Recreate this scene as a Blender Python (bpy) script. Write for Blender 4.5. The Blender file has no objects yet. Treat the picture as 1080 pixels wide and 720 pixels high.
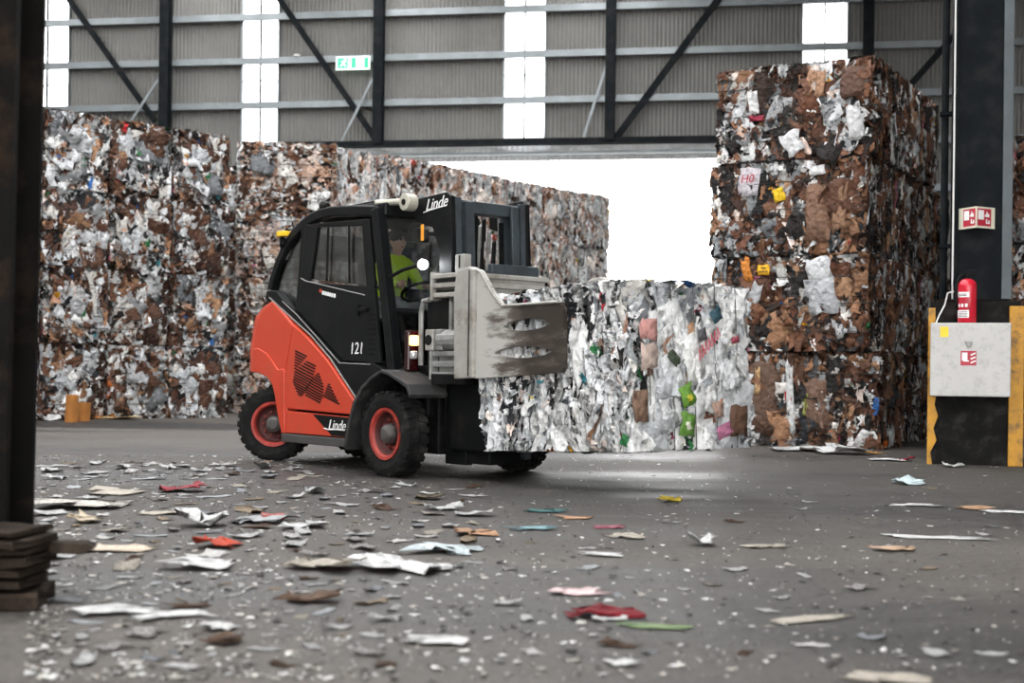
import bpy, bmesh, math, random
import numpy as np
from mathutils import Matrix, Vector, noise

# ------------------------------------------------------------------ camera, sky, exposure
scene = bpy.context.scene
COL = scene.collection
FPX, ROLL, PX0, PY0, CAMH = 1400.0, 0.012, 540.0, 395.0, 1.0
cam = bpy.data.cameras.new('camera'); cam_o = bpy.data.objects.new('camera', cam); COL.objects.link(cam_o)
cam.sensor_width = 36.0; cam.lens = FPX / 1080 * 36.0
cam.shift_y = (PY0 - 360) / 1080
cam_o.matrix_world = Matrix.Translation((0, 0, CAMH)) @ Matrix.Rotation(math.pi / 2, 4, 'X') @ Matrix.Rotation(ROLL, 4, 'Z')
cam.clip_end = 400
cam.dof.use_dof = True; cam.dof.focus_distance = 13.0; cam.dof.aperture_fstop = 1.8
scene.camera = cam_o

world = bpy.data.worlds.new('overcast_sky'); scene.world = world; world.use_nodes = True
wn = world.node_tree.nodes; wl = world.node_tree.links
bg = wn['Background']
tc = wn.new('ShaderNodeTexCoord'); sep = wn.new('ShaderNodeSeparateXYZ'); rmp = wn.new('ShaderNodeValToRGB')
wl.new(tc.outputs['Generated'], sep.inputs[0]); wl.new(sep.outputs['Z'], rmp.inputs[0]); wl.new(rmp.outputs[0], bg.inputs[0])
rmp.color_ramp.elements[0].position = 0.0; rmp.color_ramp.elements[0].color = (1.0, 0.995, 0.985, 1)
rmp.color_ramp.elements[1].position = 1.0; rmp.color_ramp.elements[1].color = (0.985, 0.99, 1.0, 1)
bg.inputs[1].default_value = 3.2
vs = scene.view_settings
vs.view_transform = 'Standard'; vs.look = 'None'; vs.gamma = 1.0; vs.use_curve_mapping = False; vs.exposure = 1.6

def ray(px, py):
    dx, dy = px - PX0, py - PY0; c, s = math.cos(ROLL), math.sin(ROLL)
    a = dx * c + dy * s; b = -dx * s + dy * c
    return Vector((a / FPX, 1, -b / FPX))
def ground(px, py, z=0.0):
    r = ray(px, py); t = (z - CAMH) / r.z
    return Vector((0, 0, CAMH)) + r * t
def at_depth(px, py, D):
    return Vector((0, 0, CAMH)) + ray(px, py) * D

rng = np.random.default_rng(7)
random.seed(7)

# ------------------------------------------------------------------ materials
def mat(name, col, rough=0.6, metal=0.0, var=0.15, scale=6.0, bump=0.0, bscale=40.0, dirt=None, dirt_amt=0.5, dirt_scale=3.0, spec=0.5, emit=None, estr=0.0):
    m = bpy.data.materials.new(name); m.use_nodes = True
    nt = m.node_tree; N = nt.nodes; L = nt.links; p = N['Principled BSDF']
    p.inputs['Roughness'].default_value = rough; p.inputs['Metallic'].default_value = metal
    p.inputs['Specular IOR Level'].default_value = spec
    t = N.new('ShaderNodeTexCoord')
    n = N.new('ShaderNodeTexNoise'); n.inputs['Scale'].default_value = scale; n.inputs['Detail'].default_value = 6
    L.new(t.outputs['Object'], n.inputs['Vector'])
    r = N.new('ShaderNodeValToRGB')
    c = np.array(col[:3])
    r.color_ramp.elements[0].position = 0.3; r.color_ramp.elements[0].color = (*np.clip(c * (1 - var), 0, 1), 1)
    r.color_ramp.elements[1].position = 0.7; r.color_ramp.elements[1].color = (*np.clip(c * (1 + var), 0, 1), 1)
    L.new(n.outputs['Fac'], r.inputs[0])
    out = r.outputs[0]
    if dirt is not None:
        n2 = N.new('ShaderNodeTexNoise'); n2.inputs['Scale'].default_value = dirt_scale; n2.inputs['Detail'].default_value = 9; n2.inputs['Roughness'].default_value = 0.7
        L.new(t.outputs['Object'], n2.inputs['Vector'])
        r2 = N.new('ShaderNodeValToRGB'); r2.color_ramp.elements[0].position = 0.5; r2.color_ramp.elements[1].position = 0.66
        r2.color_ramp.elements[1].color = (dirt_amt,) * 3 + (1,)
        L.new(n2.outputs['Fac'], r2.inputs[0])
        mx = N.new('ShaderNodeMix'); mx.data_type = 'RGBA'
        L.new(r2.outputs[0], mx.inputs[0]); L.new(out, mx.inputs[6]); mx.inputs[7].default_value = (*dirt, 1)
        out = mx.outputs[2]
    L.new(out, p.inputs['Base Color'])
    if bump:
        n3 = N.new('ShaderNodeTexNoise'); n3.inputs['Scale'].default_value = bscale; n3.inputs['Detail'].default_value = 5
        L.new(t.outputs['Object'], n3.inputs['Vector'])
        b = N.new('ShaderNodeBump'); b.inputs['Strength'].default_value = bump; b.inputs['Distance'].default_value = 0.01
        L.new(n3.outputs['Fac'], b.inputs['Height']); L.new(b.outputs[0], p.inputs['Normal'])
    if emit:
        p.inputs['Emission Color'].default_value = (*emit, 1); p.inputs['Emission Strength'].default_value = estr
    return m

def glass_mat(name, tint, gloss=0.12, rough=0.03):
    m = bpy.data.materials.new(name); m.use_nodes = True
    nt = m.node_tree; N = nt.nodes; L = nt.links; N.remove(N['Principled BSDF'])
    tr = N.new('ShaderNodeBsdfTransparent'); tr.inputs[0].default_value = (*tint, 1)
    gl = N.new('ShaderNodeBsdfGlossy'); gl.inputs['Roughness'].default_value = rough
    fr = N.new('ShaderNodeFresnel'); fr.inputs[0].default_value = 1.45
    ad = N.new('ShaderNodeMath'); ad.operation = 'ADD'; ad.inputs[1].default_value = gloss - 0.04; ad.use_clamp = True
    n = N.new('ShaderNodeTexNoise'); n.inputs['Scale'].default_value = 5
    mu = N.new('ShaderNodeMath'); mu.operation = 'MULTIPLY'
    L.new(fr.outputs[0], ad.inputs[0]); L.new(ad.outputs[0], mu.inputs[0])
    rr = N.new('ShaderNodeMapRange'); rr.inputs[3].default_value = 0.7; rr.inputs[4].default_value = 1.1
    L.new(n.outputs['Fac'], rr.inputs[0]); L.new(rr.outputs[0], mu.inputs[1])
    mx = N.new('ShaderNodeMixShader'); L.new(mu.outputs[0], mx.inputs[0]); L.new(tr.outputs[0], mx.inputs[1]); L.new(gl.outputs[0], mx.inputs[2])
    L.new(mx.outputs[0], N['Material Output'].inputs[0])
    return m

def scrap_mat(name, rough=0.55, spec=0.4):
    # colour comes from each scrap's own colour attribute; alpha marks printed paper
    m = bpy.data.materials.new(name); m.use_nodes = True
    nt = m.node_tree; N = nt.nodes; L = nt.links; p = N['Principled BSDF']
    p.inputs['Roughness'].default_value = rough; p.inputs['Specular IOR Level'].default_value = spec
    a = N.new('ShaderNodeAttribute'); a.attribute_name = 'Col'
    t = N.new('ShaderNodeTexCoord')
    n = N.new('ShaderNodeTexNoise'); n.inputs['Scale'].default_value = 9; n.inputs['Detail'].default_value = 8; n.inputs['Roughness'].default_value = 0.65
    L.new(t.outputs['Object'], n.inputs['Vector'])
    mr = N.new('ShaderNodeMapRange'); mr.inputs[1].default_value = 0.3; mr.inputs[2].default_value = 0.7; mr.inputs[3].default_value = 0.74; mr.inputs[4].default_value = 1.14
    L.new(n.outputs['Fac'], mr.inputs[0])
    mu = N.new('ShaderNodeMix'); mu.data_type = 'RGBA'; mu.blend_type = 'MULTIPLY'; mu.inputs[0].default_value = 1
    L.new(a.outputs['Color'], mu.inputs[6]); L.new(mr.outputs[0], mu.inputs[7])
    # print: blotches of ink on the pieces flagged as printed
    v = N.new('ShaderNodeTexNoise'); v.inputs['Scale'].default_value = 16; v.inputs['Detail'].default_value = 2
    L.new(t.outputs['Object'], v.inputs['Vector'])
    ink = N.new('ShaderNodeValToRGB'); ink.color_ramp.interpolation = 'CONSTANT'
    e = ink.color_ramp.elements
    e[0].position = 0; e[0].color = (0.02, 0.03, 0.06, 1); e[1].position = 0.42; e[1].color = (0.8, 0.8, 0.78, 1)
    for pos, c in ((0.505, (0.38, 0.2, 0.2, 1)), (0.52, (0.85, 0.85, 0.84, 1)), (0.6, (0.2, 0.25, 0.3, 1)), (0.635, (0.6, 0.6, 0.58, 1))):
        k = e.new(pos); k.color = c
    L.new(v.outputs['Fac'], ink.inputs[0])
    mx = N.new('ShaderNodeMix'); mx.data_type = 'RGBA'
    L.new(a.outputs['Alpha'], mx.inputs[0]); L.new(mu.outputs[2], mx.inputs[6]); L.new(ink.outputs[0], mx.inputs[7])
    L.new(mx.outputs[2], p.inputs['Base Color'])
    vo = N.new('ShaderNodeTexVoronoi'); vo.inputs['Scale'].default_value = 13; vo.feature = 'F1'
    wp = N.new('ShaderNodeVectorMath'); wp.operation = 'ADD'; sc_ = N.new('ShaderNodeVectorMath'); sc_.operation = 'SCALE'; sc_.inputs['Scale'].default_value = .12
    L.new(n.outputs['Color'], sc_.inputs[0]); L.new(sc_.outputs[0], wp.inputs[0]); L.new(t.outputs['Object'], wp.inputs[1]); L.new(wp.outputs[0], vo.inputs['Vector'])
    hs = N.new('ShaderNodeMath'); hs.operation = 'MULTIPLY_ADD'; hs.inputs[1].default_value = 1.2
    L.new(vo.outputs['Distance'], hs.inputs[0]); L.new(n.outputs['Fac'], hs.inputs[2])
    b = N.new('ShaderNodeBump'); b.inputs['Strength'].default_value = 0.8; b.inputs['Distance'].default_value = 0.035
    L.new(hs.outputs[0], b.inputs['Height']); L.new(b.outputs[0], p.inputs['Normal'])
    return m

M = {}
M['steel_dark'] = mat('dark painted steel', (0.007, 0.009, 0.0105), 0.7, 0.0, 0.3, 3, 0.1, 60, dirt=(0.022, 0.020, 0.018), dirt_amt=0.5, spec=0.06)
M['steel_rust'] = mat('dark steel with rust and dirt', (0.006, 0.0056, 0.0052), 0.75, 0.0, 0.3, 4, 0.3, 60, dirt=(0.035, 0.021, 0.013), dirt_amt=0.7, dirt_scale=2.5, spec=0.06)
M['steel_blue'] = mat('blue grey painted steel flange', (0.045, 0.058, 0.066), 0.45, 0.2, 0.2, 4, 0.1, 50, dirt=(0.04, 0.035, 0.03), dirt_amt=0.5)
M['galv'] = mat('galvanised steel rail', (0.18, 0.20, 0.21), 0.45, 0.5, 0.15, 2, dirt=(0.16, 0.17, 0.17), dirt_amt=0.6)
M['cladding'] = mat('grey beige cladding sheet', (0.135, 0.133, 0.124), 0.55, 0.1, 0.08, 0.8, dirt=(0.095, 0.092, 0.083), dirt_amt=0.5, dirt_scale=0.6)
M['white_steel'] = mat('header steel whitened by daylight', (0.6, 0.62, 0.63), 0.5, 0.1, 0.1, 3)  # white colour stands in for daylight on the header truss
M['concrete_dark'] = mat('dark dirty concrete', (0.012, 0.0115, 0.011), 0.85, 0, 0.4, 4, 0.6, 25, dirt=(0.045, 0.042, 0.04), dirt_amt=0.6, dirt_scale=4, spec=0.08)
M['yellow_paint'] = mat('worn yellow paint', (0.48, 0.23, 0.015), 0.6, 0, 0.12, 8, 0.2, 40, dirt=(0.10, 0.06, 0.03), dirt_amt=0.8, dirt_scale=6)
M['white_enamel'] = mat('off white enamel', (0.46, 0.45, 0.435), 0.45, 0, 0.05, 3, dirt=(0.30, 0.285, 0.265), dirt_amt=0.5, dirt_scale=14)
M['red_paint'] = mat('orange red truck paint', (0.50, 0.048, 0.020), 0.32, 0, 0.07, 2.5, 0.03, 30, dirt=(0.36, 0.06, 0.035), dirt_amt=0.45, dirt_scale=2.5)
M['red_rim'] = mat('dusty red wheel rim', (0.30, 0.03, 0.02), 0.55, 0, 0.3, 8, dirt=(0.035, 0.018, 0.015), dirt_amt=0.95, dirt_scale=6)
M['black_gloss'] = mat('black truck paint', (0.006, 0.0065, 0.007), 0.30, 0, 0.3, 3, dirt=(0.014, 0.014, 0.014), dirt_amt=0.6, dirt_scale=5, spec=0.15)
M['black_matt'] = mat('matt black plastic', (0.006, 0.006, 0.006), 0.6, 0, 0.3, 5, 0.2, 80, dirt=(0.02, 0.019, 0.018), dirt_amt=0.6, dirt_scale=5, spec=0.12)
M['fender'] = mat('dusty black fender', (0.018, 0.018, 0.018), 0.6, 0, 0.3, 5, 0.2, 80, dirt=(0.07, 0.068, 0.065), dirt_amt=0.7, dirt_scale=5)
M['mast'] = mat('mast steel blue black', (0.05, 0.062, 0.072), 0.4, 0.3, 0.2, 3, dirt=(0.03, 0.03, 0.03), dirt_amt=0.6, dirt_scale=4)
M['mast_dark'] = mat('greasy mast channel', (0.006, 0.0065, 0.007), 0.45, 0.2, 0.3, 4, dirt=(0.02, 0.018, 0.016), dirt_amt=0.6, dirt_scale=5, spec=0.12)
M['rubber'] = mat('dusty tyre rubber', (0.009, 0.009, 0.009), 0.8, 0, 0.3, 8, 0.3, 70, dirt=(0.042, 0.040, 0.036), dirt_amt=0.7, dirt_scale=5, spec=0.12)
M['hub'] = mat('dirty grey hub', (0.09, 0.085, 0.08), 0.55, 0.3, 0.3, 12, dirt=(0.05, 0.045, 0.04), dirt_amt=0.7, dirt_scale=8)
M['clamp'] = mat('worn white clamp steel', (0.34, 0.33, 0.305), 0.5, 0.25, 0.15, 5, 0.2, 40, dirt=(0.13, 0.10, 0.07), dirt_amt=0.85, dirt_scale=2.2)
M['plate'] = mat('scraped clamp plate', (0.15, 0.125, 0.10), 0.45, 0.45, 0.5, 2.2, 0.2, 40, dirt=(0.42, 0.41, 0.385), dirt_amt=0.9, dirt_scale=2.6)
M['grey_metal'] = mat('grey worn metal', (0.28, 0.28, 0.27), 0.45, 0.4, 0.25, 6, dirt=(0.08, 0.075, 0.07), dirt_amt=0.7, dirt_scale=5)
M['grey_skirt'] = mat('dusty grey skirt', (0.07, 0.068, 0.065), 0.5, 0.2, 0.2, 6, dirt=(0.05, 0.045, 0.04), dirt_amt=0.7, dirt_scale=4)
M['trim_highlight'] = mat('light grey trim and edge highlight', (0.20, 0.20, 0.195), 0.4, 0.1, 0.1, 5)
M['white_print'] = mat('white lettering', (0.75, 0.75, 0.74), 0.5, 0, 0.04, 10)
M['red_print'] = mat('signal red print', (0.38, 0.012, 0.03), 0.45, 0, 0.08, 10)
M['red_enamel'] = mat('extinguisher red', (0.52, 0.012, 0.03), 0.28, 0, 0.05, 5)
M['yellow_label'] = mat('yellow label', (0.85, 0.55, 0.02), 0.5, 0, 0.08, 9)
M['cream'] = mat('cream sign border', (0.62, 0.60, 0.48), 0.5, 0, 0.05, 9)
M['ink'] = mat('dark print', (0.03, 0.025, 0.02), 0.6, 0, 0.1, 9)
M['hivis'] = mat('yellow green high visibility cloth', (0.50, 0.72, 0.04), 0.75, 0, 0.12, 7, 0.4, 30, emit=(0.5, 0.9, 0.05), estr=0.0)
M['trousers'] = mat('grey work trousers', (0.16, 0.17, 0.18), 0.85, 0, 0.2, 8, 0.3, 40)
M['skin'] = mat('skin', (0.50, 0.30, 0.22), 0.55, 0, 0.08, 12)
M['hair'] = mat('dark hair', (0.025, 0.02, 0.016), 0.7, 0, 0.3, 40)
M['core'] = mat('shadowed bale core', (0.02, 0.015, 0.011), 0.95, 0, 0.6, 8, 0.8, 30)  # near-black colour paints the shade in gaps between scraps
M['core_pale'] = mat('shaded paper bale core', (0.05, 0.048, 0.046), 0.95, 0, 0.6, 8, 0.8, 30)  # dark for the same painted gap shade, in paler bales
M['wire'] = mat('baling wire', (0.05, 0.048, 0.045), 0.45, 0.7, 0.2, 8)
M['wood'] = mat('dirty dark timber', (0.022, 0.016, 0.012), 0.85, 0, 0.5, 7, 0.6, 40, dirt=(0.07, 0.055, 0.042), dirt_amt=0.6, dirt_scale=5, spec=0.08)
M['orange_card'] = mat('orange brown cardboard tube', (0.36, 0.14, 0.025), 0.75, 0, 0.15, 7, 0.2, 30)
M['cream_metal'] = mat('cream painted metal', (0.45, 0.43, 0.36), 0.45, 0.2, 0.15, 6)
M['cable'] = mat('white cable', (0.6, 0.6, 0.58), 0.5, 0, 0.05, 8)
M['lamp_glow'] = mat('lit white lamp', (0.9, 0.9, 0.9), 0.3, 0, 0.02, 5, emit=(0.93, 0.97, 1.0), estr=60.0)
M['lamp_off'] = mat('lamp glass', (0.5, 0.5, 0.5), 0.15, 0.4, 0.1, 9)
M['orange_lamp'] = mat('lit orange indicator', (0.9, 0.35, 0.08), 0.3, 0, 0.1, 20, emit=(1.0, 0.42, 0.12), estr=2.2)
M['red_lamp'] = mat('dark red lens', (0.02, 0.002, 0.0025), 0.25, 0, 0.1, 20)
M['amber'] = mat('amber reflector', (0.75, 0.30, 0.02), 0.3, 0, 0.1, 20)
M['exit_green'] = mat('lit green exit sign', (0.02, 0.45, 0.18), 0.4, 0, 0.05, 5, emit=(0.02, 0.6, 0.25), estr=0.22)
M['exit_white'] = mat('lit white pictogram', (0.85, 0.95, 0.88), 0.4, 0, 0.03, 5, emit=(0.8, 1.0, 0.88), estr=0.35)
M['cab_glass'] = glass_mat('tinted cab glass', (0.93, 0.945, 0.945), 0.10)
M['pane'] = glass_mat('clear plastic window pane', (0.96, 0.97, 0.98), 0.06, 0.2)
M['scrap'] = scrap_mat('compressed waste paper and cardboard')
M['litter'] = scrap_mat('loose paper litter', 0.7, 0.2)

# ------------------------------------------------------------------ mesh helpers
class MB:
    def __init__(self): self.v = []; self.f = []; self.c = []
    def add(self, verts, faces):
        o = len(self.v); self.v += [tuple(p) for p in verts]; self.f += [tuple(i + o for i in q) for q in faces]; return self
    def box(self, x0, x1, y0, y1, z0, z1):
        return self.add([(x, y, z) for z in (z0, z1) for x, y in ((x0, y0), (x1, y0), (x1, y1), (x0, y1))],
                        [(3, 2, 1, 0), (4, 5, 6, 7), (0, 1, 5, 4), (1, 2, 6, 5), (2, 3, 7, 6), (3, 0, 4, 7)])
    def bar(self, p, q, w, h, up=(0, 0, 1)):
        p, q, up = Vector(p), Vector(q), Vector(up); d = (q - p).normalized()
        s = d.cross(up)
        if s.length < 1e-4: s = d.cross(Vector((1, 0, 0)))
        s.normalize(); u = s.cross(d)
        vs = [e + s * a * w / 2 + u * b * h / 2 for e in (p, q) for a, b in ((-1, -1), (1, -1), (1, 1), (-1, 1))]
        return self.add(vs, [(3, 2, 1, 0), (4, 5, 6, 7), (0, 1, 5, 4), (1, 2, 6, 5), (2, 3, 7, 6), (3, 0, 4, 7)])
    def tube(self, path, r, n=8, caps=True, closed=False):
        P = [Vector(p) for p in path]; rs = r if hasattr(r, '__len__') else [r] * len(P)
        o = len(self.v); prev = None
        for i, p in enumerate(P):
            if closed: d = P[(i + 1) % len(P)] - P[i - 1]
            else: d = P[min(i + 1, len(P) - 1)] - P[max(i - 1, 0)]
            d.normalize()
            s = (prev - d * prev.dot(d)) if prev is not None else d.cross(Vector((0, 0, 1)) if abs(d.z) < .9 else Vector((1, 0, 0)))
            s.normalize(); prev = s; u = d.cross(s)
            self.v += [tuple(p + (s * math.cos(2 * math.pi * k / n) + u * math.sin(2 * math.pi * k / n)) * rs[i]) for k in range(n)]
        m = len(P)
        for i in range(m if closed else m - 1):
            a, b = o + i * n, o + ((i + 1) % m) * n
            self.f += [(a + k, a + (k + 1) % n, b + (k + 1) % n, b + k) for k in range(n)]
        if caps and not closed:
            self.f.append(tuple(o + k for k in reversed(range(n)))); self.f.append(tuple(o + (m - 1) * n + k for k in range(n)))
        return self
    def prism(self, poly, y0, y1):            # polygon in x-z, extruded along y
        n = len(poly)
        return self.add([(x, y0, z) for x, z in poly] + [(x, y1, z) for x, z in poly],
                        [tuple(range(n)), tuple(reversed(range(n, 2 * n)))] + [(i + n, (i + 1) % n + n, (i + 1) % n, i) for i in range(n)])
    def loft(self, polys):                    # rings of 3-d points, capped
        n = len(polys[0]); o = len(self.v)
        for p in polys: self.v += [tuple(q) for q in p]
        for k in range(len(polys) - 1):
            a, b = o + k * n, o + (k + 1) * n
            self.f += [(a + i, a + (i + 1) % n, b + (i + 1) % n, b + i) for i in range(n)]
        self.f.append(tuple(o + i for i in reversed(range(n)))); self.f.append(tuple(o + (len(polys) - 1) * n + i for i in range(n)))
        return self
    def lathe(self, prof, n=32, axis='y', c=(0, 0, 0)):   # prof: (radius, offset along axis)
        o = len(self.v); m = len(prof)
        for k in range(n):
            a = 2 * math.pi * k / n
            for r, h in prof:
                ca, sa = r * math.cos(a), r * math.sin(a)
                p = (ca, h, sa) if axis == 'y' else ((ca, sa, h) if axis == 'z' else (h, ca, sa))
                self.v.append((p[0] + c[0], p[1] + c[1], p[2] + c[2]))
        for k in range(n):
            a, b = o + k * m, o + ((k + 1) % n) * m
            self.f += [(a + i, a + i + 1, b + i + 1, b + i) for i in range(m - 1)]
        return self
    def shear(self, k, z0=0.5):               # lean in x with height
        self.v = [(x - (z - z0) * k, y, z) for x, y, z in self.v]; return self
    def mesh(self, name):
        me = bpy.data.meshes.new(name); me.from_pydata(self.v, [], self.f)
        bm = bmesh.new(); bm.from_mesh(me); bmesh.ops.recalc_face_normals(bm, faces=bm.faces); bm.to_mesh(me); bm.free()
        return me
    def build(self, name, m, parent=None, bevel=0.0, smooth=False, loc=None, seg=2):
        return link(name, self.mesh(name), m, parent, bevel, smooth, loc, seg)

def link(name, me, m, parent=None, bevel=0.0, smooth=False, loc=None, seg=2):
    o = bpy.data.objects.new(name, me); COL.objects.link(o)
    if m is not None and not me.materials: me.materials.append(M[m] if isinstance(m, str) else m)
    if parent is not None: o.parent = parent
    if loc is not None: o.location = loc
    if smooth:
        for p in me.polygons: p.use_smooth = True
    if bevel:
        b = o.modifiers.new('bevel', 'BEVEL'); b.width = bevel; b.segments = seg; b.limit_method = 'ANGLE'; b.angle_limit = math.radians(35)
    return o

def empty(name, loc=(0, 0, 0), rz=0.0):
    o = bpy.data.objects.new(name, None); COL.objects.link(o); o.location = loc; o.rotation_euler = (0, 0, rz); o.empty_display_size = 0.2
    return o
def tag(o, label, cat, group=None, kind=None):
    o['label'] = label; o['category'] = cat
    if group: o['group'] = group
    if kind: o['kind'] = kind
    return o
def structure(o, label=None, cat=None):
    o['kind'] = 'structure'
    if label: o['label'] = label
    if cat: o['category'] = cat
    return o
def text_mesh(name, s, size, shear=0.0, extrude=0.002):
    cu = bpy.data.curves.new(name, 'FONT'); cu.body = s; cu.size = size; cu.shear = shear; cu.extrude = extrude
    cu.align_x = 'CENTER'; cu.align_y = 'CENTER'; cu.resolution_u = 4
    o = bpy.data.objects.new(name, cu); COL.objects.link(o)
    dg = bpy.context.evaluated_depsgraph_get(); me = bpy.data.meshes.new_from_object(o.evaluated_get(dg))
    bpy.data.objects.remove(o); bpy.data.curves.remove(cu)
    return me
def text(name, s, size, m, parent, loc, rot, shear=0.0):
    me = text_mesh(name, s, size, shear); o = link(name, me, m, parent); o.location = loc; o.rotation_euler = rot
    return o

# ------------------------------------------------------------------ the hall: floor, back wall, roof
def floor_material():
    m = bpy.data.materials.new('worn wet asphalt floor'); m.use_nodes = True
    nt = m.node_tree; N = nt.nodes; L = nt.links; p = N['Principled BSDF']
    t = N.new('ShaderNodeTexCoord')
    def nz(scale, det, sx=1, sy=1, rough=0.6):
        mp = N.new('ShaderNodeMapping'); mp.inputs['Scale'].default_value = (sx, sy, 1); L.new(t.outputs['Object'], mp.inputs[0])
        n = N.new('ShaderNodeTexNoise'); n.inputs['Scale'].default_value = scale; n.inputs['Detail'].default_value = det; n.inputs['Roughness'].default_value = rough
        L.new(mp.outputs[0], n.inputs['Vector']); return n
    def rampn(n, a, b, ca, cb):
        r = N.new('ShaderNodeValToRGB'); r.color_ramp.elements[0].position = a; r.color_ramp.elements[1].position = b
        r.color_ramp.elements[0].color = (*ca, 1); r.color_ramp.elements[1].color = (*cb, 1); L.new(n.outputs['Fac'], r.inputs[0]); return r
    def mix(f, a, b, mode='MIX'):
        x = N.new('ShaderNodeMix'); x.data_type = 'RGBA'; x.blend_type = mode
        if isinstance(f, float): x.inputs[0].default_value = f
        else: L.new(f, x.inputs[0])
        for i, q in ((6, a), (7, b)):
            if isinstance(q, tuple): x.inputs[i].default_value = (*q, 1)
            else: L.new(q, x.inputs[i])
        return x.outputs[2]
    base = rampn(nz(0.55, 8, 0.5, 1.0), 0.32, 0.68, (0.075, 0.067, 0.060), (0.135, 0.121, 0.108))
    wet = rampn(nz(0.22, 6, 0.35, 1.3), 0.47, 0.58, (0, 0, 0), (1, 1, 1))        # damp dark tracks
    fine = rampn(nz(22, 8, 1, 1, 0.75), 0.36, 0.66, (0.55, 0.55, 0.55), (1.25, 1.22, 1.2))
    sp_ = N.new('ShaderNodeSeparateXYZ'); L.new(t.outputs['Object'], sp_.inputs[0])
    band_n = nz(0.5, 6, 0.3, 1.0)
    ln1 = N.new('ShaderNodeMath'); ln1.operation = 'MULTIPLY_ADD'; ln1.inputs[1].default_value = 6.0; L.new(band_n.outputs['Fac'], ln1.inputs[0]); L.new(sp_.outputs['Y'], ln1.inputs[2])
    mid_band = N.new('ShaderNodeValToRGB'); le = mid_band.color_ramp.elements; le[0].position = .30; le[0].color = (0, 0, 0, 1); le[1].position = .43; le[1].color = (.8, .8, .8, 1)
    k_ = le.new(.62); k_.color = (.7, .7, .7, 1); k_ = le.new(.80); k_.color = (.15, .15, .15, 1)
    ln2 = N.new('ShaderNodeMath'); ln2.operation = 'DIVIDE'; ln2.inputs[1].default_value = 30.0; L.new(ln1.outputs[0], ln2.inputs[0]); L.new(ln2.outputs[0], mid_band.inputs[0])   # broad darker band across the middle of the floor
    dust = rampn(nz(5, 9, 0.7, 1, 0.75), 0.58, 0.72, (0, 0, 0), (0.55, 0.55, 0.55))
    c = mix(mid_band.outputs[0], base.outputs[0], (0.046, 0.043, 0.040))
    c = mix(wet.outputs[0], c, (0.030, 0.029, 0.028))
    c = mix(dust.outputs[0], c, (0.17, 0.153, 0.137))
    c = mix(1.0, c, fine.outputs[0], 'MULTIPLY')
    L.new(c, p.inputs['Base Color'])
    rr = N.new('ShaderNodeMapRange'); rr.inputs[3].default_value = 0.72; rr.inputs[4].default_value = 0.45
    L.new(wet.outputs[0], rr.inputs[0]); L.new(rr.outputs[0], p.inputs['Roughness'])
    p.inputs['Specular IOR Level'].default_value = 0.25
    b = N.new('ShaderNodeBump'); b.inputs['Strength'].default_value = 0.6; b.inputs['Distance'].default_value = 0.02
    hn = nz(30, 8, 1, 1, 0.7); L.new(hn.outputs['Fac'], b.inputs['Height']); L.new(b.outputs[0], p.inputs['Normal'])
    return m
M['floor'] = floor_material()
M['yard'] = mat('pale concrete yard outside', (0.5, 0.5, 0.49), 0.8, 0, 0.1, 1.0)

WD0, WK = 44.0, 0.155                       # back wall plane: y = WD0 - WK * x
WANG = -math.atan(WK)
def wall_s(px, py):                          # distance along the wall from x = 0 for a pixel on it
    r = ray(px, py); y = WD0 / (1 + WK * r.x); x = r.x * y
    return x * math.sqrt(1 + WK * WK)
def wall_z(px, py):
    r = ray(px, py); y = WD0 / (1 + WK * r.x); return CAMH + r.z * y
ZTOP = 15.0
Z_TOPRAIL, Z_MID, Z_LOW = wall_z(540, 11.5), wall_z(540, 59), wall_z(540, 107)
Z_HEAD = wall_z(540, 152)
S0, S1 = wall_s(-190, 60), wall_s(1190, 60)
OPEN0, OPEN1 = wall_s(320, 152), wall_s(830, 152)

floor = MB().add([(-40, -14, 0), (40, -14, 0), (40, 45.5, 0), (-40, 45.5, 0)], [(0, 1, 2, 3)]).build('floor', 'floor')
structure(floor, 'worn dark asphalt floor of the hall, damp and dusty', 'floor')
yard = MB().add([(-60, 45.5, -0.01), (60, 45.5, -0.01), (60, 140, -0.01), (-60, 140, -0.01)], [(0, 1, 2, 3)]).build('ground_yard', 'yard')
structure(yard, 'pale concrete yard outside the open doorway', 'ground')

wall = empty('wall_back', (0, WD0, 0), WANG)
structure(wall, 'corrugated grey cladding wall at the back of the hall with a wide doorway', 'wall')
win_px = [(38, 73), (257, 294), (533, 575), (847, 893)]
wins = [(wall_s(a, 40), wall_s(b, 40)) for a, b in win_px]
wins[0] = (wins[0][0] - 0.35, wins[0][1])
def cladding(s0, s1, z0, z1):
    mb = MB(); pitch = 0.135; n = max(2, int((s1 - s0) / pitch * 4)); prof = (0, 0.035, 0.035, 0)
    vs = []
    for i in range(n + 1):
        s = s0 + (s1 - s0) * i / n
        d = prof[i % 4]
        vs += [(s, d, z0), (s, d, z1)]
    mb.add(vs, [(2 * i, 2 * i + 2, 2 * i + 3, 2 * i + 1) for i in range(n)])
    return mb.build('cladding_panel', 'cladding', wall)
edges = [S0] + [e for w in wins for e in w] + [S1]
for i in range(0, len(edges), 2):
    a, b = edges[i], edges[i + 1]
    parts = []
    # split at the doorway
    if b <= OPEN0 or a >= OPEN1: parts = [(a, b, 0.0)]
    else:
        if a < OPEN0: parts.append((a, OPEN0, 0.0))
        parts.append((max(a, OPEN0), min(b, OPEN1), Z_HEAD))
        if b > OPEN1: parts.append((OPEN1, b, 0.0))
    for a2, b2, z0 in parts:
        nseg = max(1, round((b2 - a2) / 3.6))
        for k in range(nseg): cladding(a2 + (b2 - a2) * k / nseg, a2 + (b2 - a2) * (k + 1) / nseg, z0, ZTOP)
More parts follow.
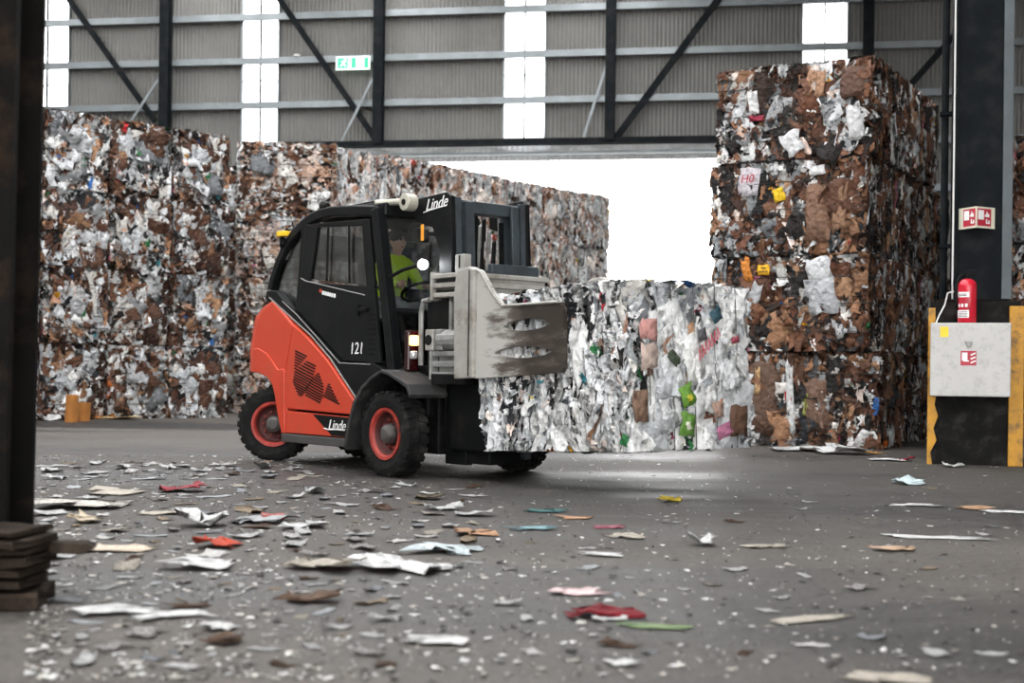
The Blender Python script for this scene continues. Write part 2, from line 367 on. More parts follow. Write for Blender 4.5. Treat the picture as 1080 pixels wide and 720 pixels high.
# rails (girts) with a lip, one per bay
cols_px = [180, 403, 645, 914]
cs = [wall_s(c, 75) for c in cols_px]
bays = [S0] + cs + [S1]
for z in (Z_LOW - 3.0, Z_LOW - 1.5, Z_LOW, Z_MID, Z_TOPRAIL, Z_TOPRAIL + 1.5):
    for a, b in zip(bays[:-1], bays[1:]):
        if z < Z_HEAD and not (b <= OPEN0 or a >= OPEN1): continue
        mb = MB(); mb.box(a, b, -0.26, -0.02, z + 0.09, z + 0.105); mb.box(a, b, -0.26, -0.245, z - 0.10, z + 0.09)
        mb.box(a, b, -0.26, -0.12, z - 0.115, z - 0.10)
        mb.build('girt_rail', 'galv', wall)
for i, (a, b) in enumerate(wins):
    zb = Z_HEAD if OPEN0 < (a + b) / 2 < OPEN1 else 0.0
    w = empty('window_%d' % (i + 1), (0, WD0, 0), WANG)
    structure(w, ['tall bright strip window beside the dark steel column at far left', 'tall bright strip window over the middle of the left bales',
                  'tall bright strip window over the open doorway', 'tall bright strip window above the right bale stack'][i], 'window')
    fr = MB(); t = 0.05
    fr.box(a - t, a, -0.08, 0.06, zb, ZTOP); fr.box(b, b + t, -0.08, 0.06, zb, ZTOP); fr.build('window_frame', 'galv', w)
    mid = (a + b) / 2
    mu = MB(); mu.box(mid - 0.03, mid + 0.03, -0.06, 0.04, zb, ZTOP); mu.build('mullion', 'steel_dark', w)
    tb = MB(); tb.box(a, b, -0.05, 0.0, Z_MID - 0.66, Z_MID - 0.62); tb.build('transom', 'galv', w)
    for (p, q) in ((a, mid - 0.03), (mid + 0.03, b)):
        zs = [zb, Z_MID - 0.66, ZTOP]
        for z0, z1 in zip(zs[:-1], zs[1:]):
            MB().box(p, q, 0.0, 0.012, z0, z1).build('pane', 'pane', w)
# header over the doorway
hd = MB(); hd.box(OPEN0 - 1.5, OPEN1 + 1, -0.5, -0.1, Z_HEAD - 0.08, Z_HEAD + 0.1); hd.build('header_beam', 'steel_dark', wall)
hb = MB(); hb.box(OPEN0 - 1, OPEN1 + 1, -0.1, 0.1, Z_HEAD - 0.36, Z_HEAD - 0.27); hb.build('header_chord', 'galv', wall)
hc = MB(); n = 90
vs = []
for k in range(n * 2 + 1):
    s = OPEN0 + (OPEN1 - OPEN0) * k / (2 * n); vs += [(s, 0.4 + 0.04 * (k % 2), Z_HEAD - 0.5), (s, 0.4 + 0.04 * (k % 2), Z_HEAD + 0.3)]
hc.add(vs, [(2 * i, 2 * i + 2, 2 * i + 3, 2 * i + 1) for i in range(2 * n)]).build('canopy_fascia', 'white_steel', wall)
k = 0; s = OPEN0
while s + 1.9 < OPEN1:
    MB().bar((s, 0.0, Z_HEAD - 0.3), (s + 1.9, 0.0, Z_HEAD - 0.06), 0.07, 0.07).build('header_brace', 'white_steel', wall)
    MB().bar((s + 1.95, 0.0, Z_HEAD - 0.06), (s + 3.7, 0.0, Z_HEAD - 0.3), 0.07, 0.07).build('header_brace', 'white_steel', wall)
    s += 3.85
# wall columns (I sections) and diagonal braces
def wcol(px, wpx, label, zb):
    s = wall_s(px, 75); hw = wpx / FPX * WD0 / 2
    mb = MB(); mb.box(s - hw, s + hw, -0.62, -0.59, zb, ZTOP); mb.box(s - 0.02, s + 0.02, -0.59, -0.28, zb, ZTOP); mb.box(s - hw, s + hw, -0.30, -0.27, zb, ZTOP)
    o = mb.build('steel_column', 'steel_dark', None); o.location = (0, WD0, 0); o.rotation_euler.z = WANG
    structure(o, label, 'column')
wcol(180, 10.5, 'dark steel column on the back wall above the left bale pile', 0)
wcol(403, 10.5, 'dark steel column on the back wall right of the green exit sign', Z_HEAD)
wcol(645, 10, 'dark steel column on the back wall over the open doorway', Z_HEAD)
wcol(914, 10, 'dark steel column on the back wall rising behind the right bale stack', 0)
def brace(p, q, w, m, off, label, cat='brace'):
    a, b = [(wall_s(*t), off, wall_z(*t)) for t in (p, q)]
    mb = MB(); mb.bar(a, b, 0.05, w, (0, 1, 0)) if False else mb.bar(a, b, w, 0.06, (0, 1, 0))
    o = mb.build('diagonal_brace', m, None); o.location = (0, WD0, 0); o.rotation_euler.z = WANG
    structure(o, label, cat)
brace((66, -14), (168, 130), 0.20, 'steel_dark', -0.35, 'dark diagonal brace running down to the first wall column')
brace((287, -14), (400, 150), 0.20, 'steel_dark', -0.35, 'dark diagonal brace crossing left of the green exit sign')
brace((771, -16), (651, 147), 0.22, 'steel_dark', -0.35, 'dark diagonal brace leaning right from the column over the doorway')
brace((1012, 32), (946, 106), 0.20, 'steel_dark', -0.35, 'short dark diagonal brace behind the top of the right bale stack')
brace((180, 76), (142, 134), 0.09, 'galv', -0.45, 'thin pale brace rod left of the first wall column')
brace((403, 74), (364, 152), 0.09, 'galv', -0.45, 'thin pale brace rod under the green exit sign')
brace((641, 72), (616, 150), 0.09, 'galv', -0.45, 'thin pale brace rod left of the column over the doorway')
# small white detector on the middle rail
# green exit sign hanging from the middle rail
es = empty('exit_sign', (0, WD0, 0), WANG)
tag(es, 'lit green and white emergency exit sign hanging on the back wall rail', 'exit sign')
sa, sb = wall_s(358, 69), wall_s(393, 69); za, zb_ = wall_z(376, 76), wall_z(376, 62.5)
MB().box(sa, sb, -0.40, -0.32, za, zb_).build('sign_box', 'exit_white', es)
MB().box(sa + 0.05, sa + (sb - sa) * 0.36, -0.412, -0.40, za + 0.04, zb_ - 0.04).build('green_panel', 'exit_green', es)
MB().box(sa + (sb - sa) * 0.46, sa + (sb - sa) * 0.60, -0.412, -0.40, za + 0.04, zb_ - 0.04).build('green_panel', 'exit_green', es)
MB().box(sa + (sb - sa) * 0.84, sb - 0.04, -0.412, -0.40, za + 0.04, zb_ - 0.04).build('green_panel', 'exit_green', es)
fig = MB(); cx = sa + (sb - sa) * 0.24; zc = (za + zb_) / 2
fig.tube([(cx + 0.04, -0.42, zc + 0.13), (cx + 0.04, -0.414, zc + 0.13)], 0.035, 8)
fig.bar((cx + 0.03, -0.418, zc + 0.08), (cx - 0.02, -0.418, zc - 0.02), 0.06, 0.008, (0, 1, 0)); fig.bar((cx - 0.02, -0.418, zc - 0.02), (cx + 0.07, -0.418, zc - 0.12), 0.04, 0.008, (0, 1, 0))
fig.bar((cx - 0.02, -0.418, zc - 0.02), (cx - 0.12, -0.418, zc - 0.10), 0.04, 0.008, (0, 1, 0)); fig.bar((cx - 0.1, -0.418, zc + 0.05), (cx + 0.1, -0.418, zc + 0.05), 0.03, 0.008, (0, 1, 0))
fig.build('running_figure', 'exit_white', es)
for s in (sa + 0.2, sb - 0.2): MB().box(s - 0.015, s + 0.015, -0.37, -0.35, zb_, Z_MID - 0.1).build('hanger', 'galv', es)
dt = MB().lathe([(0.0, 0.10), (0.09, 0.09), (0.12, 0.03), (0.12, 0.0), (0, 0)], 12, 'z', (wall_s(315, 60), -0.2, Z_MID + 0.10)).build('smoke_detector', 'white_enamel', None, smooth=True)
dt.location = (0, WD0, 0); dt.rotation_euler.z = WANG
tag(dt, 'small white dome detector on the middle wall rail', 'detector')

# unseen roof sheets; open strips and solid right side arranged to steer the light
RZ = 13.6 if False else 15.0
roof = empty('ceiling', (0, 0, 0)); structure(roof, 'unseen dark sheet roof of the hall, open strips arranged for the light', 'ceiling')
M['roof'] = mat('dull grey roof underside', (0.16, 0.165, 0.17), 0.7, 0.1, 0.1, 1)
ROOF_Y0, ROOF_Y1 = -14.0, 46.5
x = -23.0
for x0, x1 in ((-23, -19), (-16.2, -12.4), (-9.6, -5.8), (-3.0, 0.6), (3.4, 20)):
    MB().box(x0, x1, ROOF_Y0, ROOF_Y1, RZ, RZ + 0.1).build('roof_sheet', 'roof', roof)
# unseen side and end walls; doorway behind the camera placed to steer the light
M['inner_wall'] = mat('dull grey wall sheet', (0.20, 0.20, 0.19), 0.7, 0.1, 0.1, 1)
structure(MB().box(-23.2, -23, -14, 46.5, 0, RZ).build('wall_left', 'inner_wall'), 'grey side wall left of the hall', 'wall')
structure(MB().box(19.8, 20, -14, 43, 0, RZ).build('wall_right', 'inner_wall'), 'grey side wall right of the hall', 'wall')
wf = MB(); wf.box(-23, -4, -14.2, -14, 0, RZ); wf.box(17, 20, -14.2, -14, 0, RZ); wf.box(-4, 17, -14.2, -14, 8.5, RZ)
structure(wf.build('wall_front', 'inner_wall'), 'unseen grey end wall behind the camera, wide doorway placed for the light', 'wall')

# ------------------------------------------------------------------ bales of waste paper
C_ = lambda *h: [tuple(((int(x[i:i + 2], 16) / 255) ** 2.2) for i in (0, 2, 4)) for x in h]
BROWN = C_('54392a', '3c281d', '6e4a36', '7d563f', '5c3d2d', '8c664b', '4e3325', '9a7256', '664230', 'a57f61', '452c20', '76523f')
WHITE = C_('e6e6e6', 'd6d8da', 'f2f2f0', 'c8cacc', 'dadcde', 'e0dcd6', 'bfc3c6')
GREY = C_('8d9092', 'a5a6a8', '74777a', 'b6b4b0', '5f6265')
DARK = C_('1c1917', '121111', '26211f', '181310', '1e2125')
ACC = C_('b3242c', '2e5f9e', '2f7a45', 'e0a015', 'd66a20', '8c1f3a', '3a8a96', 'd8c23a', 'c46a8a')
PINKISH = C_('d8c0b4', 'e2cfc4', 'c9a894', 'ead9d0', 'b98f78')
PAL = {
    'mixed': (BROWN, .42, WHITE, .30, GREY, .08, DARK, .14, ACC, .035, PINKISH, .025),
    'brown': (BROWN, .40, WHITE, .20, GREY, .03, DARK, .04, ACC, .012, PINKISH, .32),  # larger pinkish share paints outdoor light onto the far front stack
    'pale': (BROWN, .12, WHITE, .50, GREY, .05, DARK, .05, ACC, .012, PINKISH, .27),  # white and pinkish shares also hold doorway light and haze
    'dark': (BROWN, .46, WHITE, .16, GREY, .12, DARK, .22, ACC, .02, PINKISH, .02),
    'darkest': (BROWN, .56, WHITE, .12, GREY, .06, DARK, .22, ACC, .03, PINKISH, .01),
    'white': (BROWN, .02, WHITE, .76, GREY, .13, DARK, .04, ACC, .03, PINKISH, .02),
    'paper': (BROWN, .04, WHITE, .58, GREY, .20, DARK, .09, ACC, .06, PINKISH, .03),
}
def cluster_colors(pal, pu, pv, lu, lv, stretch, keep=.62):
    """pieces near each other tend to come from the same crushed box"""
    n = len(pu); m = max(4, int(lu * lv * 7))
    su, sv = rng.uniform(0, lu, m), rng.uniform(0, lv, m); sc = pick_colors(pal, m, False)
    d = ((pu[:, None] - su[None]) * stretch) ** 2 + (pv[:, None] - sv[None]) ** 2
    c = sc[np.argmin(d, 1)].copy(); c[:, :3] *= rng.uniform(.78, 1.15, (n, 1)); c = np.clip(c, 0, .9)
    own = pick_colors(pal, n); k = rng.random(n) > keep; c[k] = own[k]
    return c
def pick_colors(pal, n, accents=True):
    p = PAL[pal]; lists, w = p[0::2], np.array(p[1::2]); w = w * (np.array([l is not ACC for l in lists]) if not accents else 1); w = w / w.sum()
    k = rng.choice(len(lists), n, p=w)
    out = np.ones((n, 4))
    for i in range(n):
        c = lists[k[i]][rng.integers(len(lists[k[i]]))]
        out[i, :3] = np.clip(np.array(c) * rng.uniform(.75, 1.2), 0, .9)
        out[i, 3] = 0.0
        if lists[k[i]] in (WHITE, GREY) and rng.random() < (.35 if pal == 'paper' else .12): out[i, 3] = rng.uniform(.3, .9)
    return out

def patches(n, org, eu, ev, en, lu, lv, size, aspect, grain, spread, tilt, pal, depth=(-.05, .05), crumple=.02, nu=4, nv=4, bend=.5, keep=.62):
    """n crumpled scraps lying on a face. returns verts (n*nu*nv,3), quads, colours"""
    org, eu, ev, en = [np.array(a, float) for a in (org, eu, ev, en)]
    pu = rng.uniform(0, lu, n); pv = rng.uniform(0, lv, n)
    cols = cluster_colors(pal, pu, pv, lu, lv, 2.2 if aspect[0] >= 1.4 else 1.0, keep)
    a = rng.uniform(size[0], size[1], n) * rng.uniform(.6, 1.0, n); b = a * rng.uniform(*aspect, n)
    ang = grain + rng.normal(0, spread, n)
    U, V = np.meshgrid(np.linspace(-.5, .5, nu), np.linspace(-.5, .5, nv)); U = U.ravel(); V = V.ravel()
    x = U[None] * a[:, None]; y = V[None] * b[:, None]
    x = x + rng.normal(0, .10, x.shape) * a[:, None]; y = y + rng.normal(0, .07, y.shape) * b[:, None]
    ph = rng.uniform(0, 6.28, n)[:, None]; fr = rng.uniform(2, 7, n)[:, None]
    w = rng.normal(0, 1, x.shape) * (crumple + .075 * np.minimum(a, b)[:, None]) + np.sin(U[None] * fr + ph) * (a * rng.uniform(.05, .28, n))[:, None] - bend * (U[None] ** 2) * a[:, None] * rng.uniform(-.2, 1, n)[:, None]
    t1 = rng.normal(0, tilt, n)[:, None]; t2 = rng.normal(0, tilt, n)[:, None]
    w = w + x * np.tan(np.clip(t1, -1, 1)) + y * np.tan(np.clip(t2, -1, 1)) * .6
    w = np.clip(w, -.16, .12) + rng.uniform(*depth, n)[:, None]
    w = np.where(w > 0, .065 * np.tanh(w / .065), w)
    ca, sa = np.cos(ang)[:, None], np.sin(ang)[:, None]
    X = x * ca - y * sa + pu[:, None]; Y = x * sa + y * ca + pv[:, None]
    X = np.clip(X, -.03, lu + .03); Y = np.clip(Y, -.01, lv + .03)
    P = org + X[..., None] * eu + Y[..., None] * ev + w[..., None] * en
    base = (np.arange(n) * nu * nv)[:, None]
    q = np.array([(j * nu + i, j * nu + i + 1, (j + 1) * nu + i + 1, (j + 1) * nu + i) for j in range(nv - 1) for i in range(nu - 1)])
    Q = (base[:, :, None] + q[None]).reshape(-1, 4)
    Cc = np.repeat(cols, nu * nv, axis=0)
    Cc[:, :3] *= rng.uniform(.85, 1.1, (len(Cc), 1))
    return P.reshape(-1, 3), Q, Cc

def np_mesh(name, V, Q, Cc):
    me = bpy.data.meshes.new(name)
    me.vertices.add(len(V)); me.vertices.foreach_set('co', V.astype(np.float32).ravel())
    k = Q.shape[1]
    me.loops.add(Q.size); me.loops.foreach_set('vertex_index', Q.astype(np.int32).ravel())
    me.polygons.add(len(Q)); me.polygons.foreach_set('loop_start', np.arange(0, Q.size, k, dtype=np.int32)); me.polygons.foreach_set('loop_total', np.full(len(Q), k, dtype=np.int32))
    at = me.color_attributes.new('Col', 'FLOAT_COLOR', 'POINT'); at.data.foreach_set('color', Cc.astype(np.float32).ravel())
    me.update(calc_edges=True); me.validate()
    return me

def faces_of(L, W, H):
    return [((-L / 2, -W / 2, 0), (1, 0, 0), (0, 0, 1), (0, -1, 0), L, H, 'side'), ((L / 2, W / 2, 0), (-1, 0, 0), (0, 0, 1), (0, 1, 0), L, H, 'side'),
            ((L / 2, -W / 2, 0), (0, 1, 0), (0, 0, 1), (1, 0, 0), W, H, 'end'), ((-L / 2, W / 2, 0), (0, -1, 0), (0, 0, 1), (-1, 0, 0), W, H, 'end'),
            ((-L / 2, -W / 2, H), (1, 0, 0), (0, 1, 0), (0, 0, 1), L, W, 'top')]

def bale_kind(L, W, H, pal_side, pal_end, side_style, end_style, dens=1.0, core='core'):
    """meshes for one sort of bale: a lumpy core and its scraps"""
    V, Q, Cc, o = [], [], [], 0
    for org, eu, ev, en, lu, lv, which in faces_of(L, W, H):
        style = side_style if which == 'side' else end_style if which == 'end' else 'top'
        pal = pal_side if which == 'side' else pal_end if which == 'end' else pal_side
        area = lu * lv
        sets = []
        if style == 'flat':       # crushed boxes and sheets seen flat on
            sets = [(17, (.22, .50), (.9, 2.3), 0, .3, .22, (-.10, .0), .030, .92), (40, (.10, .26), (1.0, 2.8), 0, .45, .40, (-.07, .04), .024, .7),
                    (60, (.06, .16), (.7, 2.6), 0, 1.0, .6, (-.04, .05), .016, .5), (36, (.025, .07), (.7, 2.6), 0, 1.5, .7, (-.02, .055), .008, .25)]
        elif style == 'top':      # loose uneven top
            sets = [(14, (.20, .50), (.7, 1.7), 0, .8, .3, (-.06, .02), .03, .8), (45, (.10, .26), (.7, 2.4), 0, 1.2, .9, (-.05, .05), .03, .5), (70, (.04, .12), (.8, 3), 0, 1.5, 1.0, (-.02, .06), .02, .3)]
        elif style == 'vfold':    # sheet edges pressed into upright folds
            sets = [(45, (.08, .18), (2.2, 5.5), 0, .14, .28, (-.09, .02), .016, .8), (90, (.04, .10), (2.0, 6), 0, .25, .5, (-.06, .045), .012, .6), (60, (.03, .10), (.8, 2), 0, 1.0, .6, (-.02, .055), .012, .4)]
        elif style == 'hlayer':   # pressed layers lying level
            sets = [(45, (.05, .11), (1.6, 4.5), math.pi / 2, .16, .25, (-.07, .02), .012, .8), (22, (.18, .36), (.7, 1.4), 0, .3, .2, (-.08, .02), .02, .9), (90, (.04, .11), (.8, 2.6), 0, 1.2, .5, (-.04, .05), .012, .5)]
        elif style == 'sheets':   # big pale flat sheets
            sets = [(14, (.30, .60), (.7, 1.5), 0, .5, .10, (-.03, .01), .012, .8), (30, (.12, .28), (.6, 1.8), 0, 1.0, .25, (-.03, .03), .014, .6), (80, (.03, .10), (.7, 2.4), 0, 1.5, .5, (-.02, .05), .010, .3)]
        for cnt, size, asp, gr, sp, tl, dp, cr, kp in sets:
            k = int(cnt * area * dens)
            if k < 1: continue
            v, q, c = patches(k, org, eu, ev, en, lu, lv, size, asp, gr, sp, tl, pal, dp, cr, 5, 5, .2, kp)
            V.append(v); Q.append(q + o); Cc.append(c); o += len(v)
    # rough tufts along the edges
    me = np_mesh('paper_scraps', np.vstack(V), np.vstack(Q), np.vstack(Cc)); me.materials.append(M['scrap'])
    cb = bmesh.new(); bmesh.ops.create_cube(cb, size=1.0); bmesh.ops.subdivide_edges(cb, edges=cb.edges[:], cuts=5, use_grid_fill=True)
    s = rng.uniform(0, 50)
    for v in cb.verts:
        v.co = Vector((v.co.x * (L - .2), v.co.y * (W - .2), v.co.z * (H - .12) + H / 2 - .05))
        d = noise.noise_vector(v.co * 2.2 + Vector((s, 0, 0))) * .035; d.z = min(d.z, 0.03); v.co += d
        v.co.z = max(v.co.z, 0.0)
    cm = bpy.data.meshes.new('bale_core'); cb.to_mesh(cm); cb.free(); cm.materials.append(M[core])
    return dict(L=L, W=W, H=H, scraps=me, core=cm)

# single large sheets, each its own part
SHEETS = {}
def sheet_mesh(pal, size, asp, nu=5, nv=5, color=None, bend=.12, crumple=.012):
    c = pick_colors(pal, 1, rng.random() < .25) if color is None else np.array([[*color, 0.0]])
    a = size; b = size * asp
    U, Vv = np.meshgrid(np.linspace(-.5, .5, nu), np.linspace(-.5, .5, nv)); U = U.ravel(); Vv = Vv.ravel()
    x = U * a + rng.normal(0, .05 * a, U.shape); y = Vv * b + rng.normal(0, .05 * b, U.shape)
    w = rng.normal(0, crumple, U.shape) + bend * a * np.sin(U * rng.uniform(2, 5) + rng.uniform(0, 6)) * .6 - (U ** 2 + Vv ** 2) * .02 * a
    top = np.stack([x, y, w], 1); bot = top - np.array([0, 0, .006])
    n = nu * nv
    q = [(j * nu + i, j * nu + i + 1, (j + 1) * nu + i + 1, (j + 1) * nu + i) for j in range(nv - 1) for i in range(nu - 1)]
    qb = [tuple(k + n for k in reversed(f)) for f in q]
    rim = [i for i in range(nu)] + [j * nu + nu - 1 for j in range(1, nv)] + [(nv - 1) * nu + i for i in range(nu - 2, -1, -1)] + [j * nu for j in range(nv - 2, 0, -1)]
    sd = [(rim[k], rim[k] + n, rim[(k + 1) % len(rim)] + n, rim[(k + 1) % len(rim)]) for k in range(len(rim))]
    Cc = np.repeat(c, 2 * n, axis=0); Cc[:, :3] *= rng.uniform(.9, 1.06, (2 * n, 1))
    me = np_mesh('sheet', np.vstack([top, bot]), np.array(q + qb + sd), Cc)
    me.materials.append(M['scrap']); return me
def sheet_pool(pal, n):
    out = []
    for i in range(n):
        c = None
        out.append(sheet_mesh(pal, rng.uniform(.26, .58) if pal == 'mixed' else rng.uniform(.22, .55), rng.uniform(.7, 1.7), 6, 6, crumple=.022))
    return out
for pal in ('mixed', 'brown', 'pale', 'dark', 'darkest', 'paper'): SHEETS[pal] = sheet_pool(pal, 18)

def loop_mesh(pts, r=.006):
    mb = MB(); mb.tube(pts, r, 4, closed=True); me = mb.mesh('wire_strap'); me.materials.append(M['wire']); return me
def wire_loops(kind, axis, n):
    L, W, H = kind['L'], kind['W'], kind['H']; out = []
    g = .045
    for i in range(n):
        t = (i + .7) / (n + .4)
        def wob(): return rng.uniform(-.012, .012)
        if axis == 'level':   # loops lying level round the bale
            z = t * H; x, y = L / 2 + g, W / 2 + g
            c = [(-x, -y), (-x / 3, -y - .01), (x / 3, -y - .01), (x, -y), (x, 0), (x, y), (0, y), (-x, y), (-x, 0)]
            out.append(loop_mesh([(p, q, z + wob()) for p, q in c]))
        else:                 # upright loops round length and height
            y = (t - .5) * W; x = L / 2 + g
            c = [(-x, -.0), (0, -.005), (x, .0), (x, H / 3), (x, 2 * H / 3), (x, H + g), (0, H + g), (-x, H + g), (-x, H / 2)]
            out.append(loop_mesh([(p, y + wob(), max(q, .0)) for p, q in c]))
    return out

def place_bale(kind, loc, rz, label, group, pal, sheets=10, wires=(), faces=(0, 2, 4), tilt=0.0, flip=False):
    e = empty('paper_bale', loc, rz + (math.pi if flip else 0)); e.rotation_euler = (0, tilt, rz + (math.pi if flip else 0))
    tag(e, label, 'bale', group)
    o = bpy.data.objects.new('bale_core', kind['core']); COL.objects.link(o); o.parent = e
    s = bpy.data.objects.new('paper_scraps', kind['scraps']); COL.objects.link(s); s.parent = e; s['kind'] = 'stuff'
    for w in wires:
        k = bpy.data.objects.new('wire_strap', w); COL.objects.link(k); k.parent = e
    F = faces_of(kind['L'], kind['W'], kind['H'])
    if flip: faces = [{0: 1, 1: 0, 2: 3, 3: 2, 4: 4}[f] for f in faces]
    for i in range(sheets):
        org, eu, ev, en, lu, lv, which = F[faces[i % len(faces)]]
        if which == 'top' and rng.random() < .5: org, eu, ev, en, lu, lv, which = F[faces[0]]
        me = SHEETS[pal][rng.integers(len(SHEETS[pal]))]
        eu, ev, en, org = Vector(eu), Vector(ev), Vector(en), Vector(org)
        a = rng.normal(0, .5); R = Matrix((eu, ev, en)).transposed().to_4x4()
        p = org + eu * rng.uniform(.26, lu - .26) + ev * rng.uniform(.28, lv - .36) + en * rng.uniform(.0, .03)
        c = bpy.data.objects.new('cardboard_sheet' if pal in ('brown', 'darkest', 'dark') else 'paper_sheet', me); COL.objects.link(c); c.parent = e
        c.matrix_local = Matrix.Translation(p) @ R @ Matrix.Rotation(a, 4, 'Z') @ Matrix.Rotation(rng.normal(0, .18), 4, 'X')
    return e

ROWW = ['bottom row', 'second row up', 'third row up', 'top row']
ORD = ['first', 'second', 'third', 'fourth', 'fifth', 'sixth', 'seventh', 'eighth', 'ninth']
BH = 1.46
def pile_dir(px, py, px2, py2):
    a, b = ground(px, py), ground(px2, py2); d = (b - a); d.z = 0
    return a, d.normalized(), d.length

# --- left pile: bale ends face the hall, four rows, built along its foot line
LP_A, LP_D, LP_L = pile_dir(40, 443, 240, 440)
LP_W = LP_L / 3.0; LP_RZ = math.atan2(LP_D.y, LP_D.x)
LPH = 1.53
lk = [bale_kind(LP_W - .12, 2.0, LPH - .06, 'mixed', 'mixed', 'flat', 'flat', 1.0) for _ in range(4)]
lw = [wire_loops(k, 'level', 3) for k in lk]
LP_N = Vector((LP_D.y, -LP_D.x, 0))          # towards the hall
colname = ['behind the steel column', 'beside the steel column', 'middle column', 'corner by the forklift']
for c in range(-1, 3):
    for r in range(4):
        p = LP_A + LP_D * (LP_W * (c + .5)) - LP_N * (1.0 + rng.uniform(-.06, .10)); p.z = r * LPH
        k = (c * 5 + r * 3 + 7) % 4
        place_bale(lk[k], p, LP_RZ + rng.normal(0, .015), 'brown and white bale in the left pile, %s, %s' % (ROWW[r], colname[c + 1]),
                   'bales of the left pile', 'mixed', 20 if c >= 0 else 3, lw[k] if c >= 0 else (), (0, 0, 0, 2), 0, bool(rng.integers(2)))

for r in range(4):  # stack added to close the gap and keep it dark
    p = Vector((-7.15, 33.9, r * LPH))
    place_bale(lk[r % 4], p, .1, 'filler bale added to darken the gap between the two left piles, %s' % ROWW[r], 'filler bales in the gap between the left piles', 'mixed', 3, (), (0,), 0, False)

# --- far pile: front stack shows its long side, the rest recede towards the doorway
FP0 = ground(351, 437.5); FP0.z = 0
FPH = 1.60
fk = [bale_kind(2.25, 1.5, FPH - .06, 'brown', 'pale', 'hlayer', 'vfold', 1.0) for _ in range(2)]
fw = [wire_loops(k, 'level', 5) for k in fk]
frz = math.radians(6)
for r in range(4):
    d = Vector((math.cos(frz), math.sin(frz), 0)); nrm = Vector((d.y, -d.x, 0))
    p = FP0 - d * 1.14 - nrm * .78; p.z = r * FPH
    place_bale(fk[r % 2], p, frz + rng.normal(0, .01), 'banded brown cardboard bale with level wires behind the forklift cab, %s' % ROWW[r],
               'front stack of the far pile', 'brown', 8, fw[r % 2], (0, 0, 2), 0, False)
FE = at_depth(640, 215, 40.0); FE.z = 0
rd = (FE - FP0); RL = rd.length; rd.normalize(); rrz = math.atan2(rd.y, rd.x); rn = Vector((rd.y, -rd.x, 0))
NFC = 7; FW = RL / NFC
rk = [bale_kind(FW - .12, 2.0, FPH - .06, 'pale', 'pale', 'vfold', 'vfold', 0.9, 'core_pale') for _ in range(3)]
for c in range(NFC):
    for r in range(4):
        p = FP0 + rd * (FW * (c + .5) + .12) - rn * (1.02 + rng.uniform(-.05, .08)); p.z = r * FPH
        if c == 0: p -= rn * .25
        place_bale(rk[(c * 2 + r) % 3], p, rrz + rng.normal(0, .015), 'pale bale of the far pile, %s, %s back from the forklift cab' % (ROWW[r], ORD[c]),
                   'receding bales of the far pile', 'pale', 9 if r >= 2 else 0, (), (0, 0, 0, 2), 0, bool(rng.integers(2)))

# --- right stack: turned thirty degrees, four deep
RS = ground(912, 474); RS.z = 0; PHI = math.radians(30)
ru = Vector((math.cos(PHI), -math.sin(PHI), 0)) * -1       # from the near corner to the left along the front
rb = Vector((math.sin(PHI), math.cos(PHI), 0))             # along the side, away
RSH = 1.40
sk = [bale_kind(2.3, 1.25, RSH - .06, p1, p1, 'flat', 'flat', 1.15) for p1 in ('darkest', 'darkest', 'dark', 'dark')]
sk2 = [bale_kind(2.3, 1.25, RSH - .06, 'dark', 'mixed', 'flat', 'vfold', 1.0) for _ in range(2)]
sw = [wire_loops(k, 'level', 3) for k in sk]
srz = -PHI
depthw = ['facing the hall', 'second from the front', 'third from the front', 'at the back']
right_front = []
for c in range(4):
    for r in range(4):
        if c == 3 and r == 3: continue
        p = RS + ru * 1.15 + rb * (.65 + c * 1.36); p.z = r * RSH
        jx = [0.10, -0.03, 0.05, -0.06][r]
        p += ru * (jx * .8) + rb * rng.uniform(-.03, .03)
        if c == 0 and r == 0: p += ru * -.25
        k = sk[r] if c == 0 else sk2[(c + r) % 2]
        e = place_bale(k, p, srz + rng.normal(0, .012), 'dark brown bale in the tall right stack, %s, %s' % (ROWW[r], depthw[c]),
                       'bales of the right stack', 'darkest' if r < 2 else 'dark', 20 if c == 0 else 8, sw[r] if c == 0 else (), (0, 0, 0, 2) if c == 0 else (2, 2, 4), 0, False)
        if c == 0: right_front.append(e)
for r in range(3):
    for c in range(2):
        p = Vector((7.78 + c * 2.4, 18.1, r * 1.42))
        place_bale(sk2[(c + r) % 2], p, rng.normal(0, .01), 'brown bale behind the fire extinguisher column, %s, %s' % (['bottom row', 'middle row', 'top row'][r], ['nearest the column', 'farther right'][c]),
                   'bales behind the extinguisher column', 'dark', 6 if c == 0 else 0, (), (0,), 0, False)

# ------------------------------------------------------------------ forklift truck (x forward, y left, z up; origin on the floor under the front axle)
TA = math.radians(-50); TF = Vector((math.cos(TA), math.sin(TA), 0)); TL = Vector((-math.sin(TA), math.cos(TA), 0))
TO = ground(404, 503) + TL * .91; TO.z = 0
truck = empty('forklift_truck', TO, TA)
tag(truck, 'red and black counterbalance forklift with bale clamp carrying a white paper bale', 'forklift')
TW = .015                                    # small overlap so shells close

def mirror_y(b): return [(x, -y, z) for x, y, z in b]
